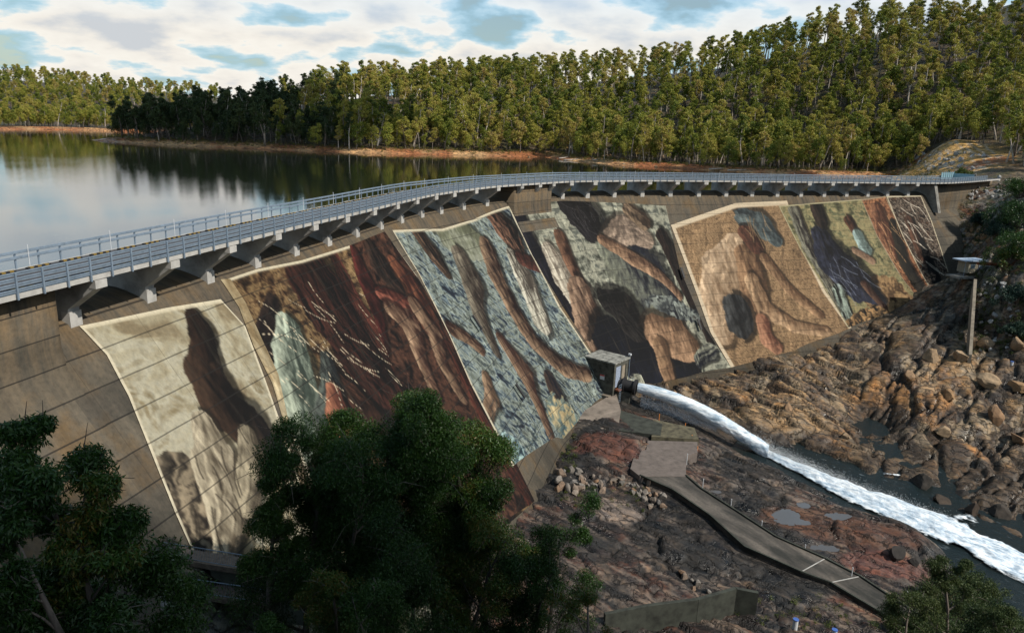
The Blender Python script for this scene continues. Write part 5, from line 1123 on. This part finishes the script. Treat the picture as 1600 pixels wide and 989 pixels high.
def skeleton(r_,h,spread,first=.35,nl=8,lean=.06,rtrunk=None,fork=True):
    mb=MB(); rt=rtrunk or h*.017; pts=[np.zeros(3)]; d=np.array([r_.normal()*lean,r_.normal()*lean,1.0])
    n=8
    for i in range(n): d=d+np.array([r_.normal()*.07,r_.normal()*.07,0]); d[2]=1; pts.append(pts[-1]+d/np.linalg.norm(d)*h*.86/n)
    rad=[rt*(1-.78*i/n) for i in range(n+1)]; rad[0]*=1.3; mb.tube(pts,rad,7); tips=[]
    for k in range(nl):
        t=first+(1-first)*(k+.5)/nl; f_=t*n; i=min(int(f_),n-1); p=pts[i]+(pts[i+1]-pts[i])*(f_-i); a=r_.uniform(0,2*math.pi)+k*2.4; L=spread*(1.15-.55*t)*r_.uniform(.7,1.15); up=r_.uniform(.5,1.1)
        q=[p]; dd=np.array([math.cos(a),math.sin(a),up]); dd/=np.linalg.norm(dd)
        for j in range(3): dd=dd+np.array([r_.normal()*.2,r_.normal()*.2,.16]); dd/=np.linalg.norm(dd); q.append(q[-1]+dd*L/3)
        r0=rad[i]*.5; mb.tube(q,[r0,r0*.7,r0*.45,r0*.25],5,False); tips.append((q[-1],L)); tips.append(((q[1]+q[2])/2+r_.normal(size=3)*L*.12,L*.7))
        for e in range(2):
            d2=dd+r_.normal(size=3)*.7; d2/=np.linalg.norm(d2); e_=q[2]+d2*L*.5; mb.tube([q[2],(q[2]+e_)/2+r_.normal(size=3)*.05*L,e_],[r0*.4,r0*.28,r0*.12],4,False); tips.append((e_,L*.75))
    tips.append((pts[-1],spread*.8)); return mb,tips,pts
def forest_tree(seed,h,spread,first,nl,n_per,lsz,rr):
    r_=np.random.default_rng(seed); mb,tips,pts=skeleton(r_,h,spread,first,nl)
    Cn=np.array([t[0] for t in tips]); Rd=np.array([[t[1]*rr*r_.uniform(.7,1.2),t[1]*rr*r_.uniform(.7,1.2),t[1]*rr*.62] for t in tips])
    V,Fc=leaf_cloud(r_,Cn,Rd,n_per,lsz,.15,.6); return mb,V,Fc
hold=[]
def proto(name,mb,V,Fc,bark,leaf):
    me_t=bpy.data.meshes.new('trunk'); me_t.from_pydata(mb.v,[],mb.f); me_t.polygons.foreach_set('use_smooth',[True]*len(me_t.polygons)); me_t.materials.append(bark)
    o=mesh('crown',V,Fc,leaf); me_c=o.data; bpy.data.objects.remove(o); return me_t,me_c
PR=[]
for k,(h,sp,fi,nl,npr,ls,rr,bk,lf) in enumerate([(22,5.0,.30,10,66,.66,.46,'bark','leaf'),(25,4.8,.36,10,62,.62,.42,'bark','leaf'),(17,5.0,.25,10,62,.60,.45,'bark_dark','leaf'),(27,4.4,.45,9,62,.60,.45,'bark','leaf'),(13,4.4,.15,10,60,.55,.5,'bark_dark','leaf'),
                                              (20,5.0,.3,10,66,.62,.45,'bark_dark','leaf_shade_tone'),(24,4.6,.45,9,62,.62,.45,'bark','leaf_shade_tone'),(15,4.6,.15,10,62,.58,.5,'bark_dark','leaf_shade_tone')]):
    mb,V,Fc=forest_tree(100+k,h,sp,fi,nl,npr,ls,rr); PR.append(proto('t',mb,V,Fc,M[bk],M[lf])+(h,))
DEAD=[]
for k in range(3):
    r_=np.random.default_rng(300+k); mb,tips,pts=skeleton(r_,[22,25,18][k],5.0,.4,9,rtrunk=.26); me=bpy.data.meshes.new('trunk'); me.from_pydata(mb.v,[],mb.f); me.materials.append(M['bark_pale']); DEAD.append(me)
# scatter over the land
def scatter(x0,x1,y0,y1,sp,seed):
    r_=np.random.default_rng(seed); X,Y=np.meshgrid(np.arange(x0,x1,sp),np.arange(y0,y1,sp)); X=X+r_.uniform(-.48,.48,X.shape)*sp; Y=Y+r_.uniform(-.48,.48,Y.shape)*sp; return X.ravel(),Y.ravel()
TX=[]
X1,Y1=scatter(-290,520,255,760,5.9,1); X2,Y2=scatter(-760,-60,540,1200,6.8,2)
for X,Y,far in ((X1,Y1,0),(X2,Y2,1)):
    z,sd,dm,df,kd=land_z(X,Y); d=df if far else dm
    ok=(d>6.5)&(sd<-14 if not far else True)&(kd<.6)
    if not far: ok|=(X>205)&(Y>262)&(z>2)
    px=proj(np.c_[X,Y,z+10]); ok&=(px[:,0]>-60)&(px[:,0]<1660)
    qd_=np.hypot((X-qz[0])/23,(Y-qz[1])/33); ok&=(qd_>1.05)|(np.random.default_rng(4).uniform(size=X.shape)<.10)
    ok&=~((px[:,0]>1400)&(px[:,0]<1565)&(Y<352)&(Y>250))
    ok&=fbm(X/9,Y/9,2,200)>.22
    for x,y,zz_,dd in zip(X[ok],Y[ok],z[ok],d[ok]): TX.append((x,y,zz_,dd,far))
TX=np.array(TX); r_=np.random.default_rng(11); n=len(TX)
kind=np.empty(n,int); sc_t=np.empty(n)
pp=proj(TX[:,:3])
darkz=((TX[:,4]==0)&(pp[:,0]+r_.normal(size=n)*35<500))  # trees on the point, whose leaf colour is darkened to carry its shade
skyl=np.zeros(n)
for i in range(n):
    front=TX[i,3]<16
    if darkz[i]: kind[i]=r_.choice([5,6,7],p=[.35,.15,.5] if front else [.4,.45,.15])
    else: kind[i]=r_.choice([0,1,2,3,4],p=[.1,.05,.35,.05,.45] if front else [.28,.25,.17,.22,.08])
    sc_t[i]=r_.uniform(.52,1.2)*(.85 if TX[i,4] else 1)
    if TX[i,4] and not front: kind[i]=r_.choice([0,2,4],p=[.2,.5,.3])
hts=np.array([p[2] for p in PR])[kind]*sc_t
# which trees the photograph would show largest
zb_=np.zeros((250,405),bool); area=np.zeros(n); order=np.argsort(pp[:,2])
for i in order:
    s_=F/pp[i,2]/4; cx_=pp[i,0]/4; base=pp[i,1]/4; top=base-hts[i]*s_; rx=max(3.6*s_,.6)
    x0=int(max(cx_-rx,0)); x1=int(min(cx_+rx,404)); y0=int(max(top,0)); y1=int(min(base-hts[i]*s_*.1,249))
    if pp[i,0]>840: y1=min(y1,68)
    if x1<x0 or y1<y0: continue
    sub=zb_[y0:y1+1,x0:x1+1]; area[i]=(~sub).sum(); sub[:]=True
vis=area>0; top300=np.argsort(-area)[:285]; sel=np.zeros(n,bool); sel[top300]=True
print('forest',n,'visible',vis.sum())
def zone(i):
    if TX[i,4]: return 'eucalypts on the far left shore','green eucalypt in the forest on the far left shore'
    if darkz[i]: return 'dark trees on the shaded point','dark green tree among those on the shaded point across the water'
    if pp[i,0]<860: return 'trees above the pale bank across the water','olive eucalypt among the sunlit trees above the pale bank across the water'
    return 'trees on the steep right hillside','olive green eucalypt in the forest on the steep right hillside'
for i in np.nonzero(sel)[0]:
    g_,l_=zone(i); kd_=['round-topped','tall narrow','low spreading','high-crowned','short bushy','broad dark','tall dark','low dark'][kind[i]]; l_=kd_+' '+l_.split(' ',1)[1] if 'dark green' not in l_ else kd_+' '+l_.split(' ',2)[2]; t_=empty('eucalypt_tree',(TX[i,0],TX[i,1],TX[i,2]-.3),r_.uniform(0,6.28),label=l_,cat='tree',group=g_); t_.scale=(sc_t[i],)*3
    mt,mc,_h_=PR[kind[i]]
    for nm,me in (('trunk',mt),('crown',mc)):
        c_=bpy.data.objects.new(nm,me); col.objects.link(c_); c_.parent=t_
# the rest of the forest as one mass
prc=bpy.data.collections.new('forest_kinds')
for k,(mt,mc,_h_) in enumerate(PR):
    import bmesh
    bm=bmesh.new(); bm.from_mesh(mt); nt0=len(bm.faces); bm.from_mesh(mc); me=bpy.data.meshes.new('whole_tree'); bm.to_mesh(me); bm.free(); me.materials.append(mt.materials[0]); me.materials.append(mc.materials[0])
    ix=np.ones(len(me.polygons),np.int32); ix[:nt0]=0; me.polygons.foreach_set('material_index',ix); o=bpy.data.objects.new('forest_kind_%d'%k,me); prc.objects.link(o)
rest=np.nonzero(~sel & (vis | (TX[:,3]<60)))[0]
P=TX[rest,:3]-[0,0,.3]; me=bpy.data.meshes.new('forest'); me.vertices.add(len(P)); me.vertices.foreach_set('co',P.astype(np.float32).ravel())
for nm,vals,ty in (('kind',kind[rest],'INT'),('size',sc_t[rest],'FLOAT'),('turn',r_.uniform(0,6.28,len(rest)),'FLOAT')):
    a_=me.attributes.new(nm,ty,'POINT'); a_.data.foreach_set('value',np.asarray(vals,np.int32 if ty=='INT' else np.float32))
fo=bpy.data.objects.new('forest',me); col.objects.link(fo); tag(fo,'eucalypt forest covering the hills across the reservoir','forest',kind='stuff')
ng=bpy.data.node_groups.new('forest_scatter','GeometryNodeTree'); ng.interface.new_socket('Geometry',in_out='INPUT',socket_type='NodeSocketGeometry'); ng.interface.new_socket('Geometry',in_out='OUTPUT',socket_type='NodeSocketGeometry')
gi=ng.nodes.new('NodeGroupInput'); go=ng.nodes.new('NodeGroupOutput'); m2p=ng.nodes.new('GeometryNodeMeshToPoints'); iop=ng.nodes.new('GeometryNodeInstanceOnPoints'); ci=ng.nodes.new('GeometryNodeCollectionInfo')
ci.inputs['Collection'].default_value=prc; ci.inputs['Separate Children'].default_value=True; ci.inputs['Reset Children'].default_value=True
def na(nm,ty):
    a_=ng.nodes.new('GeometryNodeInputNamedAttribute'); a_.data_type=ty; a_.inputs[0].default_value=nm; return [o for o in a_.outputs if o.enabled][0]
iop.inputs['Pick Instance'].default_value=True; cxyz=ng.nodes.new('ShaderNodeCombineXYZ')
ng.links.new(gi.outputs[0],m2p.inputs[0]); ng.links.new(m2p.outputs[0],iop.inputs['Points']); ng.links.new(ci.outputs[0],iop.inputs['Instance']); ng.links.new(na('kind','INT'),iop.inputs['Instance Index'])
ng.links.new(na('turn','FLOAT'),cxyz.inputs[2]); 
e2r=ng.nodes.new('FunctionNodeEulerToRotation'); ng.links.new(cxyz.outputs[0],e2r.inputs[0]); ng.links.new(e2r.outputs[0],iop.inputs['Rotation']); ng.links.new(na('size','FLOAT'),iop.inputs['Scale']); ng.links.new(iop.outputs[0],go.inputs[0])
md=fo.modifiers.new('scatter','NODES'); md.node_group=ng
# bleached standing dead trees
def land_pt(px,Yd): 
    r=ray(px,250); x=r[0]/r[1]*Yd; return x,Yd,float(land_z(np.array([x]),np.array([Yd]))[0][0])
for k,(px,Y_,s_,l) in enumerate([(655,440,.9,'bleached dead tree with a forked top among the sunlit trees'),(590,434,.95,'pale bare tree standing behind the pale boulder'),(1155,520,1.0,'white dead tree high on the hillside with a wide bare crown'),(990,500,.95,'grey leafless tree with fine spreading branches on the hillside'),(400,450,1.1,'bare grey tree rising above the dark point'),(245,470,1.05,'tall dead spar left of the dark point skyline'),(1265,430,.8,'thin pale dead trunk in the middle of the hillside'),(1085,430,.8,'pale dead trunk low on the hillside'),(700,450,.85,'pale bare trunk above the sandy bank'),(470,440,1.0,'grey leafless tree among the dark trees'),(1375,520,.9,'white bare trunk near the hilltop on the right')]):
    x,y,z=land_pt(px,Y_); t_=empty('dead_tree',(x,y,z-.3),k*1.3,label=l,cat='tree'); t_.scale=(s_,)*3; c_=bpy.data.objects.new('trunk',DEAD[k%3]); col.objects.link(c_); c_.parent=t_
# low scrub along the far banks and on the stony right slope
def scrub(name,pts,size,mat,label,seed,n_per=60,grp=None):
    r_=np.random.default_rng(seed); Cn=np.array(pts)+[0,0,size*.45]; Rd=np.tile([[size,size,size*.7]],(len(Cn),1))*r_.uniform(.5,1.3,(len(Cn),1)); V,Fc=leaf_cloud(r_,Cn,Rd,n_per,size*.30,.1,.5)
    o=mesh(name,V,Fc,mat); tag(o,label,'scrub',kind='stuff'); return o
r5=np.random.default_rng(21); pts=[]
X,Y=scatter(-290,200,255,470,3.4,9); z,sd,dm,df,kd=land_z(X,Y); ok=(dm>4)&(dm<16)&(sd<-10); pts=[(x,y,q_) for x,y,q_ in zip(X[ok],Y[ok],z[ok])]
scrub('bank_scrub',pts,1.5,M['scrub'],'low olive and rusty scrub along the bank across the water',1,50)
pts=[]
for k in range(260):
    p=hit(r5.uniform(1500,1600),r5.uniform(290,560))
    if p is not None and p[1]>120: pts.append(tuple(p))
scrub('slope_scrub',pts,.9,M['scrub'],'patchy green and rust scrub on the stony slope right of the dam',2,70)
pts=[]
for k in range(150):
    p=hit(*[(r5.uniform(870,1010),r5.uniform(760,800)),(r5.uniform(1150,1330),r5.uniform(930,985)),(r5.uniform(190,340),r5.uniform(930,985)),(r5.uniform(870,900),r5.uniform(665,740))][k%4])
    if p is not None: pts.append(tuple(p))
scrub('weeds',pts,.55,M['scrub'],'green weeds growing between the rocks',3,60)
# bushes on the right slope behind the control house
def bush(px,py,Yd,w_,h_,mat,label,seed,n=9000,ls=.35,cat='shrub',name='bush'):
    r_=np.random.default_rng(seed); p=hit(px,py+h_*F/Yd*.55); hh=h_; z0=p[2]; top=z0+hh
    w_=w_*.8
    o=empty(name,(p[0],p[1],top-hh),label=label,cat=cat); nc=46; Cn=np.c_[r_.normal(size=nc)*w_*.42,r_.normal(size=nc)*w_*.42,hh*r_.uniform(.35,.9,nc)]; Cn[:,2]-=np.hypot(Cn[:,0],Cn[:,1])/w_*hh*.3
    V,Fc=leaf_cloud(r_,Cn,np.full((nc,3),w_*.24),n//nc,ls,.3,.45); mesh('foliage',V,Fc,mat,o); mb=MB()
    for k in range(0,nc,3): mb.tube([(0,0,-.8),tuple(Cn[k]*[.5,.5,.5]),tuple(Cn[k])],[.16,.1,.04],5,False)
    mb.build('stem',M['bark_dark'],o); return o
for k,(px,py,Yd,w_,h_,mt,l) in enumerate([(1585,330,215,9,8,'leaf_near','dense dark green tree at the right edge above the control house'),(1560,352,205,7,6,'leaf_blue','grey-green bushy tree right of the stony ledge'),(1598,372,195,8,8,'leaf_near','dark shrub at the right edge beside the gantry frame'),(1535,340,225,5,4,'leaf_blue','small dark bush in front of the dam end'),(1590,455,160,6,5,'leaf_blue','dark shrub on the stony slope at the right edge'),(1575,395,185,6,5,'leaf_near','dark tree behind the gantry frame'),(1595,290,235,7,7,'leaf_near','dark tree at the right edge under the quarry'),(1500,268,262,5,4,'leaf_near','low dark bush beside the right end of the deck'),(1592,510,150,4,3,'leaf_blue','low grey-green bush above the short white pipe')]):
    bush(px,py,Yd,w_,h_,M[mt],l,400+k,9000,.42)
# ------------------------------------------------------------------ trees in front of the dam
def near_tree(px,py,Yd,zbase,w_,label,seed,n_leaf,ls,mat='leaf_near',first=.38,nl=12,lowfill=0,name='eucalypt_tree',cat='tree',rr=.50):
    r_=np.random.default_rng(seed); p=atY(px,py,Yd); h=p[2]-zbase; o=empty(name,(p[0],p[1],zbase),label=label,cat=cat)
    mb,tips,pts=skeleton(r_,h*1.0,w_,first,nl,.02,rtrunk=.012*h+.06); off=pts[-1][:2].copy()
    top=max(t[0][2]+t[1]*rr*.5 for t in tips); k_=h/top
    Cn=np.array([t[0] for t in tips])*[1,1,k_]; Cn[:,:2]-=off; Rd=np.array([[t[1]*rr*r_.uniform(.6,1.1),t[1]*rr*r_.uniform(.6,1.1),t[1]*rr*r_.uniform(.45,.8)] for t in tips])
    # leafy twigs between the clumps
    V,Fc=leaf_cloud(r_,Cn,Rd,max(10,int(n_leaf*1.75)//len(Cn)),ls,.55,.30)
    tv=np.array(mb.v)*[1,1,k_]; tv[:,:2]-=off; mb.v=[tuple(v) for v in tv]
    tw=MB()
    for c_,rd0 in zip(Cn,Rd):
        for e in range(3):
            q=c_+r_.normal(size=3)*rd0*.75; tw.tube([c_-[0,0,rd0[2]*.5],(c_+q)/2+r_.normal(size=3)*.1,q],[.03,.02,.008],4,False)
    mb.v+= [v for v in tw.v]; b=len(mb.v)-len(tw.v); mb.f+=[tuple(i+b for i in f) for f in tw.f]
    mb.build('trunk',M['bark_dark'],o,smooth=True); mesh('crown',V,Fc,M[mat],o); return o
near_tree(615,604,45,-27,6.0,'tall dark green eucalypt with the highest crown in front of the painted panels',501,62000,.20)
near_tree(705,612,47,-29,5.6,'dark eucalypt with a pointed crown just right of the highest one',502,56000,.20)
near_tree(500,660,43,-25,5.2,'dark eucalypt left of the highest one with a rounded crown',503,46000,.19)
near_tree(445,712,42,-23,2.9,'slim eucalypt reaching over the lower part of the sepia panel',504,30000,.18,first=.5)
near_tree(560,690,41,-27,5.5,'leafy tree filling the middle under the highest crown',505,50000,.18,first=.2)
near_tree(760,700,48,-30,5.4,'dark eucalypt standing before the lower end of the striped panel',506,46000,.20,first=.25)
near_tree(880,782,50,-33,5.0,'open-crowned eucalypt in front of the rocks right of the painted face',507,24000,.18,first=.3,rr=.34)
near_tree(548,648,45,-27,5.0,'broad dark eucalypt between the rounded crown and the highest one',514,52000,.19,first=.25,rr=.58)
near_tree(655,668,45,-28,5.2,'dark eucalypt filling the gap below the two highest crowns',515,52000,.19,first=.25,rr=.58)
near_tree(790,800,45,-30,4.6,'low dark tree below the open-crowned one',508,30000,.18,first=.15)
near_tree(650,790,40,-26,5.2,'bushy tree at the bottom in the middle',509,42000,.17,first=.12)
near_tree(520,890,36,-20,2.6,'young leafy tree right of the walkways',510,30000,.15,first=.1)
near_tree(430,965,33,-16,1.7,'low shrub below the walkways at the bottom edge',511,26000,.14,first=.08,name='bush',cat='shrub')
near_tree(560,920,33,-18,3.0,'dense bush at the bottom edge beneath the slim eucalypt',512,34000,.14,first=.08,name='bush',cat='shrub')
near_tree(865,850,44,-30,4.6,'leafy tree spreading along the bottom edge left of the retaining wall',516,40000,.18,first=.15,rr=.5)
near_tree(920,905,42,-30,3.6,'thin dark sapling at the bottom edge left of the retaining wall',513,12000,.16,first=.15,rr=.36)
near_tree(50,668,21,-9,3.3,'big dark leafy tree at the left edge close to the viewer',520,36000,.20,first=.3,nl=14,rr=.44)
near_tree(110,752,21,-9,2.2,'dark branch-heavy tree right of the big left one',521,22000,.20,first=.4,nl=12,rr=.42)
near_tree(5,770,19,-8,2.4,'dark tree filling the lower left corner',522,24000,.19,first=.1,nl=12,rr=.46)
near_tree(30,900,22,-10,1.8,'low dark bush at the bottom left',523,20000,.18,first=.05,nl=10,name='bush',cat='shrub',rr=.46)
near_tree(1480,868,66,-46,4.14,'dark bush at the lower right beside the rapids',530,18000,.24,first=.1,name='bush',cat='shrub',rr=.46,mat='leaf_shade_tone')
near_tree(1430,905,62,-44,3.90,'dark bush at the foot of the ramp',531,18000,.22,first=.1,name='bush',cat='shrub',rr=.46,mat='leaf_shade_tone')
near_tree(1530,925,60,-46,4.14,'dark thicket at the bottom right corner',532,20000,.22,first=.08,name='bush',cat='shrub',rr=.5,mat='leaf_shade_tone')
near_tree(1470,950,58,-43,3.67,'low bush at the bottom edge near the ramp end',533,16000,.20,first=.08,name='bush',cat='shrub',rr=.5,mat='leaf_shade_tone')
near_tree(1590,960,55,-44,3.90,'dark shrub in the lower right corner beside the river',534,18000,.20,first=.08,name='bush',cat='shrub',rr=.5,mat='leaf_shade_tone')
for k,(px,py,w_,h_,l) in enumerate([(1480,925,6,4.5,'dense dark bush below the rapids beside the ramp'),(1560,955,7,5,'wide dark bush at the bottom right beside the river'),(1425,968,5,4,'dark bush right at the end of the ramp'),(1520,900,5,3.6,'small dark bush at the edge of the rapids'),(1500,980,6,4.5,'dark bush at the bottom edge between two others'),(1590,985,6,4.5,'dark bush in the very corner at the bottom right')]):
    bush(px,py,75,w_,h_,M['leaf_shade_tone'],l,600+k,12000,.26)
# ------------------------------------------------------------------ small things along the far bank
p=hit(590,226); 
bo=bpy.data.objects.new('boulder',pt4[2]); col.objects.link(bo); x,y,z=(p if p is not None else (-75,405,0)); bo.location=(x,y,z+1.4); bo.scale=(3.6,3,3.8); tag(bo,'big pale boulder on the bank across the water','rock')
for k,(px,py,L,l) in enumerate([(892,252,8,'bleached fallen log at the bend of the bank'),(880,249,5,'bleached driftwood beside the fallen log'),(932,252,4,'upturned pale stump on the red bank'),(1118,266,7,'pale log on the orange bank above the deck'),(1150,268,9,'thin bleached log lying right of the pale one')]):
    p=hit(px,py)
    if p is None: continue
    a_=.5+k*1.1; tag(MB().tube([(p[0]-L/2,p[1]-1,p[2]+.5),(p[0],p[1],p[2]+.7),(p[0]+L/2,p[1]+1.5*math.sin(a_),p[2]+1.2)],[.35,.28,.12],7).build('fallen_log',M['timber'],smooth=True),l,'log')
for k in range(26): put_rock(r5.uniform(740,1150),r5.uniform(243,262)+0,0,r5.uniform(.5,1.3),pt2,'tan rock on the bank across the water','tan rocks on the bank across the water',k+400)
for k in range(40): put_rock(r5.uniform(1430,1540),r5.uniform(238,268),0,r5.uniform(.5,1.3),pt4,'pale block in the quarry behind the deck end','pale blocks in the quarry behind the deck end',k+430)
# ------------------------------------------------------------------ added clouds out of view, placed to shade foreground, point and hillside
M['shade_cloud']=m=bpy.data.materials.new('shade_cloud'); m.use_nodes=True; bb=m.node_tree.nodes['Principled BSDF']; bb.inputs['Base Color'].default_value=(.8,.8,.8,1); bb.inputs['Roughness'].default_value=1
def shade_cloud(target,alt,rx,ry,label,seed,rot=0):
    import bmesh
    k_=alt/SD.z; c_=Vector(target)+SD*k_; bm=bmesh.new(); bmesh.ops.create_icosphere(bm,subdivisions=5,radius=1); me=bpy.data.meshes.new('shade_cloud'); bm.to_mesh(me); bm.free()
    v=np.empty(len(me.vertices)*3,np.float32); me.vertices.foreach_get('co',v); v=v.reshape(-1,3)
    n_=fbm(v[:,0]*2.2+seed+5,v[:,1]*2.2+v[:,2]*1.3+9,4,seed); v=v*(0.62+.75*n_)[:,None]*[rx,ry,rx*.28]; me.vertices.foreach_set('co',v.astype(np.float32).ravel()); me.materials.append(M['shade_cloud'])
    o=bpy.data.objects.new('shade_cloud',me); col.objects.link(o); o.location=c_; o.rotation_euler=(0,0,rot); tag(o,label,'shade_cloud'); return o
shade_cloud((-10,5,-12),420,84,38,'unseen broken white cumulus added to shade the near bank',31)
shade_cloud((-205,452,5),520,130,85,'unseen white cumulus added to shade the wooded point',32)
shade_cloud((95,345,10),480,62,36,'unseen small white cumulus added to shade the foot of the right hillside',33,.3)
